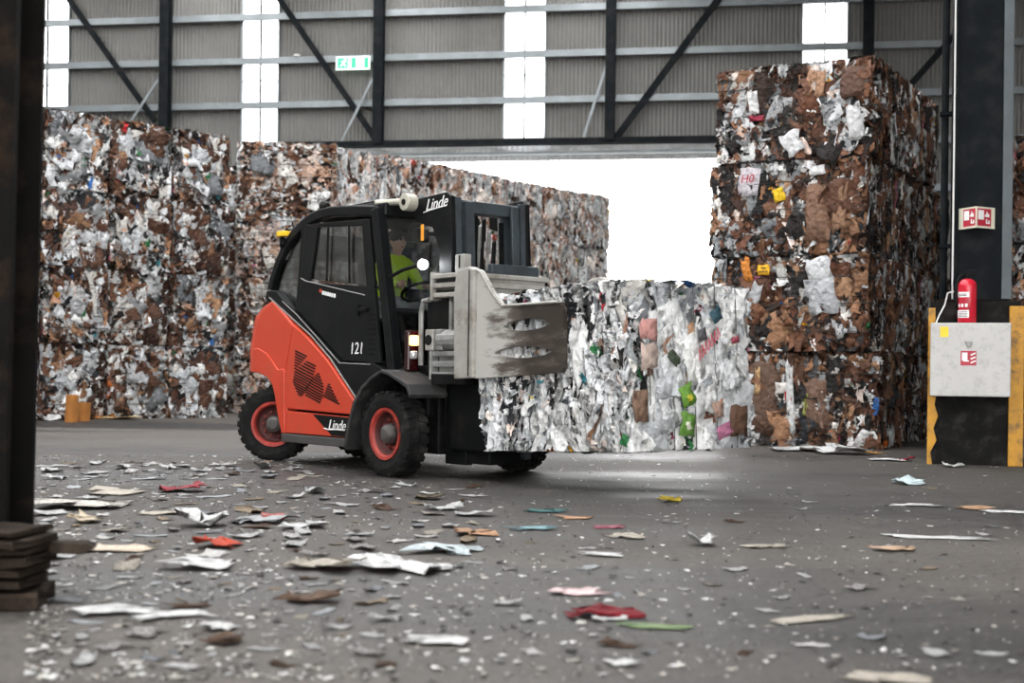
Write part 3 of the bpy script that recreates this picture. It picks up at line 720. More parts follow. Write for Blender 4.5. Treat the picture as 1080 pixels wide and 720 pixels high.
# --- counterweight
prof = [(-2.56, 1.80), (-2.80, 1.73), (-2.97, 1.63), (-3.02, 1.50), (-3.09, 1.24), (-3.08, 1.00), (-2.90, .985), (-2.68, .945), (-2.53, .87), (-2.45, .75), (-2.36, .555), (-2.23, .33), (-2.13, .33), (-2.13, .58), (-2.165, 1.02), (-2.035, 1.45), (-2.02, 1.52), (-2.2, 1.64)]
def cw_ring(y, inset, dz=0.0):
    out = []
    for x, z in prof:
        k = max(0.0, min(1.0, (-2.2 - x) / .7))
        out.append((x + inset * k, y, z - dz * (1 if z > 1.5 else 0)))
    return out
mb = MB(); mb.loft([cw_ring(-.73, .20, .03), cw_ring(-.715, .10, .01), cw_ring(-.64, .03), cw_ring(-.45, 0), cw_ring(.45, 0), cw_ring(.64, .03), cw_ring(.715, .10, .01), cw_ring(.73, .20, .03)])
counter = mb.build('counterweight', 'red_paint', truck, .012)
arch = [(-3.06, 1.26), (-2.95, 1.27), (-2.70, 1.21), (-2.52, 1.12), (-2.36, 1.03), (-2.19, 1.04), (-2.17, 1.00), (-2.16, .62), (-2.15, .34), (-2.22, .34), (-2.35, .56), (-2.44, .76), (-2.52, .88), (-2.68, .955), (-2.9, .995), (-3.055, 1.01)]
for sgn in (-1, 1):
    a = [(x + .17 * max(0, min(1, (-2.2 - x) / .7)), sgn * .725, z) for x, z in arch]; b = [(x + .20 * max(0, min(1, (-2.2 - x) / .7)), sgn * .745, z - .01) for x, z in arch]
    MB().loft([a, b]).build('wheel_arch_lip', 'red_paint', counter, .006)
mb = MB(); mb.box(-2.95, -2.2, -.33, .33, .30, 1.0); mb.build('counterweight_foot', 'black_matt', truck, .03)
mb = MB(); mb.tube([(-2.55, -.6, .42), (-2.55, .6, .42)], .09, 10); mb.box(-2.68, -2.40, -.45, .45, .36, .56); mb.build('steer_axle', 'black_matt', truck, .01)
# --- side panels
for sgn in (-1, 1):
    y0, y1 = (-.735, -.66) if sgn < 0 else (.66, .735)
    sp = MB().prism([(-2.01, 1.515), (-2.025, 1.44), (-2.152, 1.02), (-2.118, .60), (-.835, .572), (-.80, .715), (-1.314, 1.126), (-1.70, 1.36)], y0, y1).build('side_panel', 'red_paint', truck, .012)
    lp = MB().prism([(-2.118, .575), (-2.12, .335), (-.92, .335), (-.838, .548)], y0, y1).build('lower_side_panel', 'red_paint', truck, .01)
    MB().prism([(-1.58, .556), (-.86, .542), (-.93, .345), (-1.20, .345)], y0 - .003 if sgn < 0 else y1 - .01, y0 + .01 if sgn < 0 else y1 + .003).build('black_badge', 'black_gloss', lp)
    ys = -.742 if sgn < 0 else .742
    rx = (math.pi / 2, 0, 0) if sgn < 0 else (math.pi / 2, 0, math.pi)
    text('badge_lettering', 'Linde', .15, 'white_print', lp, (-1.10, ys, .452), rx, .35)
    sw_ = MB(); sw_.tube([(-1.34, ys, .415), (-1.25, ys, .405), (-1.10, ys, .412), (-.95, ys, .41)], .007, 6); sw_.build('badge_swash', 'white_print', lp)
    # louvre slots in four slanted groups
    for (n, za_, zb2, xl, xr_) in ((7, 1.20, 1.04, (-1.945, -1.95, -1.955, -1.96), (-1.71, -1.79, -1.86, -1.93)), (14, 1.09, .755, (-1.71, -1.95, -1.99, -1.88), (-1.53, -1.585, -1.70, -1.80)),
                                 (11, .985, .72, (-1.49, -1.60, -1.71, -1.72), (-1.455, -1.37, -1.37, -1.43)), (7, .875, .715, (-1.275, -1.31, -1.335, -1.36), (-1.24, -1.18, -1.12, -1.06))):
        g = MB(); yy = -.738 if sgn < 0 else .738
        for i in range(n):
            t = i / (n - 1); z = za_ + (zb2 - za_) * t
            l_, r_ = np.interp(t, (0, .35, .7, 1), xl), np.interp(t, (0, .35, .7, 1), xr_)
            g.bar((l_, yy, z + (r_ - l_) * .13), (r_, yy, z - (r_ - l_) * .13), .0125, .012, (0, 1, 0))
        g.build('vent_slots', 'black_matt', sp)
    MB().box(-2.21, -.91, *((-.75, -.5) if sgn < 0 else (.5, .75)), .235, .325).build('side_skirt', 'grey_skirt', truck, .01)
    # black sloping sill between the red panel and the door
    sl = MB().prism([(-2.60, 1.82), (-2.03, 1.545), (-1.70, 1.385), (-1.314, 1.15), (-.80, .735), (-.83, .60), (-.30, .60), (-.22, 1.0), (-.52, 1.10), (-1.12, 1.11), (-2.02, 1.64), (-2.45, 1.90), (-2.66, 1.92)], *((-.70, -.60) if sgn < 0 else (.60, .70))).build('cab_sill', 'black_gloss', truck, .012)
    yy = -.703 if sgn < 0 else .703
    t = MB(); t.tube([(-2.58, yy, 1.83), (-2.02, yy, 1.555), (-1.69, yy, 1.395), (-1.30, yy, 1.15), (-.79, yy, .735)], .009, 6); t.tube([(-2.30, yy, 1.78), (-1.98, yy, 1.62), (-1.56, yy, 1.37), (-1.12, yy, 1.10), (-.56, yy, 1.085)], .006, 6); t.build('edge_highlight', 'trim_highlight', sl)  # grey tubes paint the highlights along the sill edges
# --- chassis
mb = MB(); mb.box(-2.2, -.1, -.60, .60, .28, 1.05); mb.box(-.3, .30, -.48, .48, .22, .95); mb.box(-2.5, -1.2, -.62, .62, 1.0, 1.5); mb.build('chassis', 'black_matt', truck, .02)
mb = MB().prism([(-2.70, 1.70), (-2.02, 1.5), (-1.35, 1.3), (-1.35, 1.50), (-1.7, 1.55), (-2.1, 1.80), (-2.62, 1.93)], -.60, .60); mb.build('engine_cover', 'black_gloss', truck, .03)
# --- cab frame: two arched side frames
def beam(path, y0, y1, w):
    """flat bar following a path in x-z"""
    out = []; ins = []
    P = [Vector((x, 0, z)) for x, z in path]
    for i, p in enumerate(P):
        d = (P[min(i + 1, len(P) - 1)] - P[max(i - 1, 0)]).normalized(); nrm = Vector((-d.z, 0, d.x))
        out.append(p + nrm * w / 2); ins.append(p - nrm * w / 2)
    m_ = MB()
    for i in range(len(P) - 1):
        q = [out[i], out[i + 1], ins[i + 1], ins[i]]
    vs = [(p.x, y, p.z) for y in (y0, y1) for p in out + ins]; n = len(P); N2 = 2 * n
    f = []
    for i in range(n - 1):
        f += [(i, i + 1, n + i + 1, n + i), (N2 + i, N2 + n + i, N2 + n + i + 1, N2 + i + 1), (i, N2 + i, N2 + i + 1, i + 1), (n + i, n + i + 1, N2 + n + i + 1, N2 + n + i)]
    f += [(0, n, N2 + n, N2), (n - 1, N2 + n - 1, N2 + 2 * n - 1, 2 * n - 1)]
    return m_.add(vs, f)
ARCH = [(-2.72, 1.80), (-2.62, 2.04), (-2.50, 2.22), (-2.35, 2.39), (-2.19, 2.51), (-2.0, 2.60), (-1.84, 2.65), (-1.65, 2.69), (-1.40, 2.70), (-1.0, 2.675), (-.60, 2.635)]
for sgn in (-1, 1):
    ya, yb = (-.66, -.55) if sgn < 0 else (.55, .66)
    beam(ARCH, ya, yb, .11).build('roof_arch', 'black_gloss', truck, .018)
    beam([(-.58, 2.66), (-.50, 2.25), (-.36, 1.60), (-.25, 1.02), (-.20, .75)], ya - .01, yb, .115).build('front_pillar', 'black_gloss', truck, .015)
    beam([(-1.93, 2.60), (-1.99, 2.1), (-2.04, 1.66)], ya, yb, .10).build('rear_pillar', 'black_gloss', truck, .01)
    # rear quarter window
    MB().prism([(-2.60, 1.92), (-2.45, 2.20), (-2.2, 2.45), (-1.98, 2.55), (-2.02, 1.70)], *((-.61, -.60) if sgn < 0 else (.60, .61))).build('quarter_window', 'cab_glass', truck)
    # door
    yd0, yd1 = (-.665, -.625) if sgn < 0 else (.625, .665)
    d = MB()
    d.prism([(-1.985, 1.99), (-2.02, 1.66), (-1.12, 1.125), (-.56, 1.10), (-.43, 1.10), (-.555, 1.86), (-.72, 1.88)], yd0, yd1)
    d.prism([(-1.90, 2.60), (-1.985, 1.99), (-1.775, 2.00), (-1.64, 2.55)], yd0, yd1)
    d.prism([(-1.90, 2.60), (-1.64, 2.55), (-.79, 2.50), (-.66, 2.56)], yd0, yd1)
    d.prism([(-.66, 2.56), (-.79, 2.50), (-.70, 1.88), (-.555, 1.86)], yd0, yd1)
    door = d.build('door', 'black_gloss', truck, .006)
    MB().prism([(-1.775, 2.00), (-.71, 1.885), (-.79, 2.50), (-1.64, 2.55)], *((-.646, -.640) if sgn < 0 else (.640, .646))).build('door_window', 'cab_glass', door)
    yy = yd0 - .004 if sgn < 0 else yd1 + .004
    t = MB(); t.tube([(-1.96, yy, 2.02), (-1.86, yy, 1.985), (-.72, yy, 1.79)], .007, 6); t.build('door_trim', 'trim_highlight', door)
    for wb in ([(-1.42, yy, 2.53), (-1.44, yy, 1.965)], [(-1.02, yy, 2.52), (-1.0, yy, 1.92)]): MB().tube(wb, .014, 6).build('window_bar', 'black_matt', door)
    h = MB(); h.box(-.80, -.66, yy - .03, yy + .03, 1.62, 1.66); h.box(-.84, -.82, yy - .02, yy + .02, 1.58, 1.7); h.build('door_handle', 'black_matt', door, .006)
    if sgn < 0:
        text('number_lettering', '121', .17, 'white_print', door, (-.855, yd0 - .004, 1.245), (math.pi / 2, 0, 0), .1)
        MB().box(-1.585, -1.545, yd0 - .005, yd0, 1.85, 1.885).build('red_mark', 'red_paint', door)
        b = MB()
        for i in range(6): b.box(-1.53 + i * .045, -1.495 + i * .045, yd0 - .005, yd0, 1.825 - i * .008, 1.865 - i * .008)
        b.build('small_lettering', 'white_print', door)
        g = MB()
        for i in range(9): g.box(-.64, -.52, yd0 - .004, yd0 + .01, 1.18 + i * .05, 1.20 + i * .05)
        g.build('door_louvres', 'black_matt', door)
# roof
mb = MB(); mb.loft([[(-1.95, -.56, 2.70), (-1.95, .56, 2.70), (-1.95, .56, 2.64), (-1.95, -.56, 2.64)], [(-1.5, -.56, 2.765), (-1.5, .56, 2.765), (-1.5, .56, 2.70), (-1.5, -.56, 2.70)], [(-.50, -.56, 2.73), (-.50, .56, 2.73), (-.50, .56, 2.65), (-.50, -.56, 2.65)]])
mb.build('roof_panel', 'black_matt', truck, .02)
for i in range(5):
    y = -.44 + i * .22
    MB().bar((-1.85, y, 2.745), (-.52, y, 2.765), .03, .05).build('roof_bar', 'black_matt', truck, .006)
MB().box(-.62, -.47, -.60, .60, 2.58, 2.72).build('roof_front_rail', 'black_gloss', truck, .015)
MB().box(-.50, -.44, -.60, .60, 1.02, 1.12).build('windscreen_sill', 'black_gloss', truck, .01)
MB().prism([(-.52, 2.58), (-.30, 1.40), (-.24, 1.10), (-.225, 1.10), (-.285, 1.40), (-.505, 2.58)], -.555, .555).build('windscreen', 'cab_glass', truck)
MB().prism([(-2.60, 1.94), (-2.42, 2.28), (-2.1, 2.53), (-2.095, 2.515), (-2.41, 2.265), (-2.585, 1.935)], -.55, .55).build('rear_window', 'cab_glass', truck)
w = MB(); w.tube([(-.30, -.30, 1.16), (-.39, -.05, 1.70), (-.44, .03, 2.05)], .012, 6); w.tube([(-.40, -.06, 1.62), (-.47, .10, 2.22)], .008, 5); w.build('windscreen_wiper', 'black_matt', truck)
MB().box(-.24, .22, -.56, .56, .58, 1.08).build('front_cowl', 'black_matt', truck, .03)
# seat, console, wheel
st = MB(); st.box(-1.48, -.98, -.25, .25, 1.42, 1.58); st.build('seat_cushion', 'black_matt', truck, .05, seg=3)
st = MB().prism([(-1.44, 1.55), (-1.32, 1.55), (-1.42, 2.20), (-1.54, 2.20)], -.25, .25).build('seat_back', 'black_matt', truck, .04, seg=3)
MB().box(-1.56, -1.44, -.14, .14, 2.24, 2.44).build('headrest', 'black_matt', st, .03, seg=3)
hr = MB(); hr.tube([(-1.5, -.06, 2.18), (-1.5, -.06, 2.26)], .01, 6); hr.tube([(-1.5, .06, 2.18), (-1.5, .06, 2.26)], .01, 6); hr.build('headrest_post', 'grey_metal', st)
MB().box(-1.3, -.9, .28, .46, 1.45, 1.78).build('armrest', 'black_matt', truck, .03)
MB().prism([(-.50, 1.05), (-.50, 1.55), (-.62, 1.68), (-.66, 1.60), (-.60, 1.05)], -.35, .35).build('dashboard', 'black_matt', truck, .02)
sw_ = MB(); cw = Vector((-.70, 0, 1.86)); ax = Vector((-.45, 0, .89)); u = Vector((0, 1, 0)); v = ax.cross(u)
ring = [cw + (u * math.cos(a) + v * math.sin(a)) * .19 for a in [2 * math.pi * k / 24 for k in range(24)]]
sw_.tube(ring, .016, 6, closed=True); sw_.tube([cw + u * .19, cw - u * .19], .012, 6); sw_.tube([cw + Vector((0, 0, .0)), (-.56, 0, 1.55)], .025, 8); sw_.build('steering_wheel', 'black_matt', truck)
MB().box(-2.1, -.3, -.55, .55, 1.04, 1.10).build('cab_floor', 'black_matt', truck)
# interior hanging lamp / monitor at the top of the windscreen
MB().box(-.66, -.56, -.20, .02, 2.36, 2.50).build('cab_monitor', 'black_matt', truck, .01)
# --- lamps
def work_lamp(p, on, name='work_lamp', d=Vector((1, -.1, -.15))):
    p = Vector(p); d = d.normalized()
    a = MB(); a.tube([p - d * .07, p - d * .03, p, p + d * .015], [.03, .055, .066, .066], 14); o = a.build(name, 'black_matt', truck)
    b = MB(); b.tube([p + d * .012, p + d * .022], [.050, .044], 14); b.build('lamp_lens', 'lamp_glow' if on else 'lamp_off', o)
    return o
l1 = work_lamp((.13, -.56, 2.06), True, 'headlamp', Vector((.62, -.45, -.10)))
MB().tube([(-.40, -.60, 1.95), (-.15, -.60, 2.02), (.08, -.56, 2.06)], .018, 6).build('lamp_bracket', 'black_matt', l1)
l2 = work_lamp((.13, .74, 2.12), True, 'headlamp', Vector((.85, -.3, -.12)))
MB().tube([(-.42, .60, 1.95), (-.15, .68, 2.05), (.08, .74, 2.12)], .018, 6).build('lamp_bracket', 'black_matt', l2)
work_lamp((-1.80, -.48, 2.80), False, 'rear_work_lamp', Vector((-1, 0, -.1)))
rl = work_lamp((-2.40, -.66, 2.44), False, 'rear_mirror_lamp', Vector((-.6, -.8, 0)))
MB().tube([(-2.28, -.60, 2.40), (-2.36, -.63, 2.47), (-2.40, -.66, 2.46)], .015, 6).build('lamp_bracket', 'black_matt', rl)
MB().box(-2.42, -2.28, -.72, -.62, 2.50, 2.56).build('yellow_cap', 'yellow_label', rl, .01)
# roof boom with round grey drum at the tilt cylinder
tb = MB(); tb.tube([(-.72, -.53, 2.735), (-.10, -.53, 2.70)], .035, 10); tc_ = tb.build('tilt_cylinder', 'cream_metal', truck)
tb = MB(); tb.tube([(-.12, -.62, 2.685), (-.12, -.50, 2.685)], .085, 18); tb.build('cylinder_pin', 'cream_metal', tc_, .008)
tb = MB(); tb.tube([(-.12, -.63, 2.685), (-.12, -.615, 2.685)], .03, 12); tb.build('pin_bolt', 'black_matt', tc_)
tb = MB(); tb.tube([(-.72, .53, 2.735), (-.10, .53, 2.70)], .035, 10); tb.tube([(-.12, .62, 2.685), (-.12, .50, 2.685)], .085, 18); tb.build('tilt_cylinder', 'cream_metal', truck)
# --- fenders over the front wheels
fo = [(-.66, .26), (-.60, .50), (-.50, .72), (-.36, .87), (-.19, .97), (-.02, 1.035), (.12, 1.01), (.42, .90), (.48, .80)]
for sgn in (-1, 1):
    inn = [(x * .94, z - .035) for x, z in fo]
    mb = MB(); m_ = []
    y0, y1 = (-.94, -.50) if sgn < 0 else (.50, .94)
    n = len(fo); vs = [(x, y, z) for y in (y0, y1) for x, z in fo + inn]; N2 = 2 * n; f = []
    for i in range(n - 1): f += [(i, i + 1, n + i + 1, n + i), (N2 + i, N2 + i + 1, N2 + n + i + 1, N2 + n + i), (i, i + 1, N2 + i + 1, N2 + i), (n + i, n + i + 1, N2 + n + i + 1, N2 + n + i)]
    f += [(0, n, N2 + n, N2), (n - 1, N2 - 1, N2 + N2 - 1, N2 + n - 1)]
    fd = mb.add(vs, f).build('fender', 'fender', truck, .01)
    lx, ly = .08, sgn * .64
    a = MB(); a.box(lx - .045, lx + .02, ly - .07, ly + .07, 1.02, 1.42); ind = a.build('lamp_cluster', 'red_lamp', truck, .02)
    a = MB(); a.tube([(lx + .02, ly, 1.27), (lx + .02, ly, 1.37)], .052, 12); a.build('indicator_lens', 'orange_lamp', ind, .02, True)
    a = MB(); a.tube([(lx + .015, ly, 1.14), (lx + .015, ly, 1.22)], .045, 12); a.build('clear_lens', 'lamp_off', ind, .015, True)
# --- wheels
def tyre_mesh(r, w):
    mb = MB()
    ri = r * .60
    prof = [(ri, -w * .40), (ri + .02, -w * .46), (r * .80, -w * .50), (r * .93, -w * .46), (r * .965, -w * .38), (r * .965, w * .38), (r * .93, w * .46), (r * .80, w * .50), (ri + .02, w * .46), (ri, w * .40)]
    mb.lathe(prof, 48, 'y')
    n = 26
    for k in range(n):                        # tread lugs, staggered left and right
        for s in (-1, 1):
            a = 2 * math.pi * (k + (.5 if s > 0 else 0)) / n; da = 2 * math.pi / n * .30
            pts = []
            for rr in (r * .94, r):
                for (yy, aa) in ((s * w * .49 if rr < r else s * w * .46, a - da), (s * w * .49 if rr < r else s * w * .46, a + da), (s * .01, a + da + .05), (s * .01, a - da + .05)):
                    pts.append((rr * math.cos(aa), yy, rr * math.sin(aa)))
            mb.add(pts, [(3, 2, 1, 0), (4, 5, 6, 7), (0, 1, 5, 4), (1, 2, 6, 5), (2, 3, 7, 6), (3, 0, 4, 7)])
    return mb.mesh('tyre')
R_, W_ = .415, .25
ty = tyre_mesh(R_, W_); ty.materials.append(M['rubber'])
rim_p = [(.0, -.03), (.10, -.03), (.115, -.015), (.16, -.015), (.185, -.03), (.207, -.085), (.222, -.115), (.252, -.120), (.252, -.09), (.235, -.08), (.235, .09), (.252, .10), (.252, .118), (.0, .118)]
rimm = MB().lathe(rim_p, 32, 'y').mesh('rim'); rimm.materials.append(M['red_rim'])
M['rim_dish'] = mat('grimy rim dish', (0.07, 0.012, 0.009), 0.65, 0, 0.5, 9, 0.2, 50, dirt=(0.012, 0.01, 0.009), dirt_amt=0.9, dirt_scale=9)
rimm.materials.append(M['rim_dish'])
for p_ in rimm.polygons:
    if math.hypot(p_.center.x, p_.center.z) < .205 and p_.center.y < .0: p_.material_index = 1
hubm = MB().lathe([(.0, -.125), (.05, -.125), (.065, -.115), (.085, -.105), (.098, -.06), (.098, -.04), (.0, -.04)], 20, 'y').mesh('hub'); hubm.materials.append(M['hub'])
nutm = MB().lathe([(0, -.045), (.013, -.045), (.017, -.03), (.017, -.01), (0, -.01)], 6, 'y').mesh('wheel_nut'); nutm.materials.append(M['red_rim'])
holem = MB().lathe([(0, -.0395), (.014, -.0395), (.014, -.03), (0, -.03)], 8, 'y').mesh('rim_hole'); holem.materials.append(M['black_matt'])
def wheel(name, loc, rz, out):
    e = bpy.data.objects.new(name, ty); COL.objects.link(e); e.parent = truck; e.location = loc; e.rotation_euler = (0, 0, rz + (math.pi if out > 0 else 0))
    for nm, me in (('rim', rimm), ('hub', hubm)):
        o = bpy.data.objects.new(nm, me); COL.objects.link(o); o.parent = e
    for k in range(10):
        a = 2 * math.pi * k / 10
        o = bpy.data.objects.new('wheel_nut', nutm); COL.objects.link(o); o.parent = e; o.location = (.138 * math.cos(a), 0, .138 * math.sin(a))
    return e
wheel('front_wheel', (0, -.785, R_), 0, -1); wheel('front_wheel', (0, .785, R_), 0, 1)
steer = math.radians(42)
wheel('rear_wheel', (-2.58, -.60, R_), steer, -1); wheel('rear_wheel', (-2.58, .60, R_), steer, 1)
MB().tube([(0, -.70, R_), (0, .70, R_)], .10, 12).build('drive_axle', 'black_matt', truck)
# --- mast, leaning back a little
MT = .05
def chan(y0, y1, xa, xb, z0, z1, lip, open_side):
    m_ = MB(); t = .03
    if open_side > 0: m_.box(xa, xb, y0, y0 + t, z0, z1)
    else: m_.box(xa, xb, y1 - t, y1, z0, z1)
    m_.box(xa, xa + t, y0, y1, z0, z1); m_.box(xb - t, xb, y0, y1, z0, z1)
    return m_.shear(MT)
for sgn in (-1, 1):
    a, b = (-.46, -.36) if sgn < 0 else (.36, .46)
    ou = chan(a, b, .38, .58, .16, 2.70, .03, -sgn).build('outer_mast_rail', 'mast', truck, .006)
    a, b = (-.345, -.235) if sgn < 0 else (.235, .345)
    chan(a, b, .43, .62, .18, 2.66, .03, -sgn).build('inner_mast_rail', 'mast', truck, .006)
    MB().tube([(.36, sgn * .30, .25), (.36, sgn * .30, 1.9)], .05, 10).shear(MT).build('lift_cylinder', 'mast_dark', truck)
    MB().tube([(.36, sgn * .30, 1.9), (.36, sgn * .30, 2.6)], .028, 10).shear(MT).build('lift_rod', 'grey_metal', truck)
    # overhead support arm from the cab roof to the mast head
    ya, yb = (-.50, -.44) if sgn < 0 else (.44, .50)
    arm = MB().prism([(-.08, 2.72), (.44, 2.745), (.50, 2.70), (.52, 1.0), (.32, 1.0), (.30, 2.20), (.20, 2.42), (-.08, 2.50)], ya, yb).shear(MT, 2.2).build('mast_side_plate', 'mast_dark', truck, .01)
    if sgn < 0:
        text('mast_lettering', 'Linde', .16, 'white_print', arm, (.255, ya - .004, 2.645), (math.pi / 2, -.06, 0), .4)
        q = MB(); q.tube([(.05, ya - .003, 2.575), (.15, ya - .003, 2.590), (.42, ya - .003, 2.615)], .006, 5); q.build('lettering_swash', 'white_print', arm)
        MB().box(.015, .06, ya - .012, ya, 2.30, 2.46).build('amber_reflector', 'amber', arm, .006)
MB().box(.40, .56, -.36, .36, 2.56, 2.68).shear(MT).build('mast_head_crossbar', 'mast', truck, .008)
MB().box(.38, .50, -.36, .36, 1.90, 2.02).shear(MT).build('mast_crossbar', 'mast', truck, .008)
MB().box(.36, .54, -.44, .44, .16, .34).shear(MT).build('mast_foot_crossbar', 'mast_dark', truck, .008)
for i, (y, zt) in enumerate(((-.05, 2.45), (.0, 2.52), (.06, 2.4), (.12, 2.3))):
    MB().tube([(.47, y, .5), (.46, y + .01, 1.4), (.46, y - .03, 2.0), (.44, y + .02, zt), (.40, y + .07, zt + .03), (.37, y + .08, zt - .2)], .016, 6).shear(MT).build('hydraulic_hose', 'black_matt' if i % 2 else 'grey_metal', truck)
for y in (-.16, .18): MB().box(.50, .53, y - .02, y + .02, .6, 2.5).shear(MT).build('lift_chain', 'mast_dark', truck)
# --- carriage and bale clamp
MB().box(.66, .74, -.50, .58, .34, 1.92).shear(MT).build('carriage_plate', 'mast_dark', truck, .01)
MB().box(.40, .72, -.47, -.38, .14, 1.0).build('carriage_side', 'mast_dark', truck, .01)
MB().box(.60, 1.06, -.46, -.06, .16, .30).build('clamp_foot_beam', 'mast_dark', truck, .015)
MB().box(.52, 1.05, -.52, -.20, .28, .96).build('clamp_lower_frame', 'mast_dark', truck, .02)
def slide_beam(z0, z1, m, nm):
    b = MB(); t = (z1 - z0)
    b.box(.42, .90, -.66, .40, z1 - t * .2, z1); b.box(.42, .90, -.66, .40, z0, z0 + t * .2); b.box(.42, .90, -.65, .40, z0 + t * .40, z0 + t * .62); b.box(.46, .86, -.60, .38, z0, z1)
    o = b.build(nm, m, truck, .008)
    MB().box(.395, .425, -.67, -.55, z0 - .02, z1 + .02).build('beam_end_plate', m, o, .004)
    return o
sb1 = slide_beam(1.72, 1.945, 'clamp', 'upper_slide_beam')
MB().box(.48, .86, -.655, -.645, 1.765, 1.79).build('slide_groove', 'black_matt', sb1); MB().box(.48, .86, -.655, -.645, 1.865, 1.895).build('slide_groove', 'black_matt', sb1)
sb2 = slide_beam(.965, 1.215, 'grey_metal', 'lower_slide_beam')
MB().box(.44, .95, -.68, -.40, .90, 1.0).build('lower_slide_foot', 'mast_dark', truck, .01)
hb_ = MB(); hb_.tube([(.52, -.60, 1.32), (.86, -.60, 1.32)], .10, 14); hb_.box(.50, .60, -.68, -.5, 1.22, 1.42); blk = hb_.build('hydraulic_block', 'grey_metal', truck, .01)
MB().box(.34, .46, -.68, -.56, 1.22, 1.42).build('block_flange', 'clamp', blk, .01)
MB().tube([(.40, -.69, 1.32), (.40, -.675, 1.32)], .05, 12).build('flange_bore', 'black_matt', blk)
MB().tube([(.17, -.60, 1.08), (.165, -.60, 1.60), (.20, -.60, 1.70), (.30, -.60, 1.71)], .025, 8).build('hydraulic_pipe', 'grey_metal', truck)
MB().tube([(.645, -.60, 1.38), (.645, -.60, 1.66), (.62, -.58, 1.72)], .022, 8).build('hydraulic_pipe', 'grey_metal', truck)
MB().tube([(.40, -.62, 1.22), (.40, -.62, .98), (.44, -.60, .93)], .02, 8).build('hydraulic_pipe', 'grey_metal', truck)
MB().box(.24, .66, -.58, -.46, 1.02, 1.70).build('valve_panel', 'mast_dark', truck, .01)
MB().box(.60, .74, -.53, -.44, 1.94, 2.13).build('scraped_bracket', 'clamp', truck, .01)
MB().box(.66, .68, -.535, -.53, 2.0, 2.12).build('bracket_slot', 'black_matt', truck)
# backrest of the clamp above the carriage seen between the mast rails
MB().box(.66, .72, -.18, .42, 1.93, 2.06).build('carriage_top_bar', 'mast', truck, .01)

def holed_plate(name, outer, holes, y0, y1, m, parent, bevel=.006):
    bm = bmesh.new(); ed = []
    for lp in [outer] + holes:
        vs = [bm.verts.new((x, y0, z)) for x, z in lp]
        ed += [bm.edges.new((vs[i], vs[(i + 1) % len(vs)])) for i in range(len(vs))]
    bmesh.ops.triangle_fill(bm, use_beauty=True, use_dissolve=False, edges=ed)
    fs = bm.faces[:]
    r = bmesh.ops.extrude_face_region(bm, geom=fs)
    for v in [g for g in r['geom'] if isinstance(g, bmesh.types.BMVert)]: v.co.y = y1
    bmesh.ops.recalc_face_normals(bm, faces=bm.faces)
    me = bpy.data.meshes.new(name); bm.to_mesh(me); bm.free()
    return link(name, me, m, parent, 0)
def lens(xa, xb, z, h, tilt):
    n = 9; top = []; bot = []
    for i in range(n):
        t = i / (n - 1); x = xa + (xb - xa) * t; k = math.sin(math.pi * t) ** .6; zc = z + tilt * (t - .5)
        top.append((x, zc + h * k)); bot.append((x, zc - h * k * .9))
    return top + bot[-2:0:-1]
def plate_material():
    m = bpy.data.materials.new('scraped clamp plate, paint left near the post'); m.use_nodes = True
    nt = m.node_tree; N = nt.nodes; L = nt.links; p = N['Principled BSDF']; p.inputs['Roughness'].default_value = .45; p.inputs['Metallic'].default_value = .35
    t = N.new('ShaderNodeTexCoord'); sx = N.new('ShaderNodeSeparateXYZ'); L.new(t.outputs['Object'], sx.inputs[0])
    mp = N.new('ShaderNodeMapping'); mp.inputs['Scale'].default_value = (.6, 1, 2.4); L.new(t.outputs['Object'], mp.inputs[0])
    n = N.new('ShaderNodeTexNoise'); n.inputs['Scale'].default_value = 4; n.inputs['Detail'].default_value = 10; n.inputs['Roughness'].default_value = .7; L.new(mp.outputs[0], n.inputs['Vector'])
    mr = N.new('ShaderNodeMapRange'); mr.inputs[1].default_value = 1.15; mr.inputs[2].default_value = 1.95; mr.inputs[3].default_value = .28; mr.inputs[4].default_value = -.22; L.new(sx.outputs['X'], mr.inputs[0])
    ad = N.new('ShaderNodeMath'); ad.operation = 'ADD'; L.new(mr.outputs[0], ad.inputs[0]); L.new(n.outputs['Fac'], ad.inputs[1])
    r = N.new('ShaderNodeValToRGB'); e = r.color_ramp.elements; e[0].position = .30; e[0].color = (.045, .036, .029, 1); e[1].position = .62; e[1].color = (.50, .49, .46, 1)
    k = e.new(.46); k.color = (.12, .10, .085, 1); L.new(ad.outputs[0], r.inputs[0]); L.new(r.outputs[0], p.inputs['Base Color'])
    return m
M['plate'] = plate_material()
plate = [(1.16, .962), (1.6, .985), (2.30, 1.022), (2.345, 1.06), (2.33, 1.56), (2.29, 1.615), (1.545, 1.60), (1.40, 1.72), (1.22, 1.93), (1.17, 1.95), (1.05, 1.955), (1.0, 1.5)]
for sgn in (-1, 1):
    y0, y1 = (-.715, -.665) if sgn < 0 else (.885, .935)
    pl = holed_plate('clamp_plate', plate, [lens(1.42, 2.20, 1.195, .055, .01), lens(1.55, 2.18, 1.432, .055, .02)], y0, y1, 'plate', truck)
    b = MB(); ya, yb = (-.76, -.66) if sgn < 0 else (.88, .98)
    b.prism([(.90, .955), (1.17, .965), (1.175, 1.945), (1.10, 1.975), (.92, 1.945), (.88, 1.7)], ya, yb); ab = b.build('clamp_arm_post', 'clamp', truck, .012)
    e = MB(); yy = ya - .002 if sgn < 0 else yb + .002
    e.tube([(1.115, yy, .98), (1.118, yy, 1.94)], .006, 5); e.build('weld_seam', 'black_matt', ab)
    e = MB(); ye = y0 - .01 if sgn < 0 else y1 + .01
    e.tube([(1.18, ye, 1.945), (1.24, ye, 1.92), (1.41, ye, 1.72), (1.55, ye, 1.605), (2.29, ye, 1.618)], .014, 6); e.build('plate_edge', 'clamp', pl)

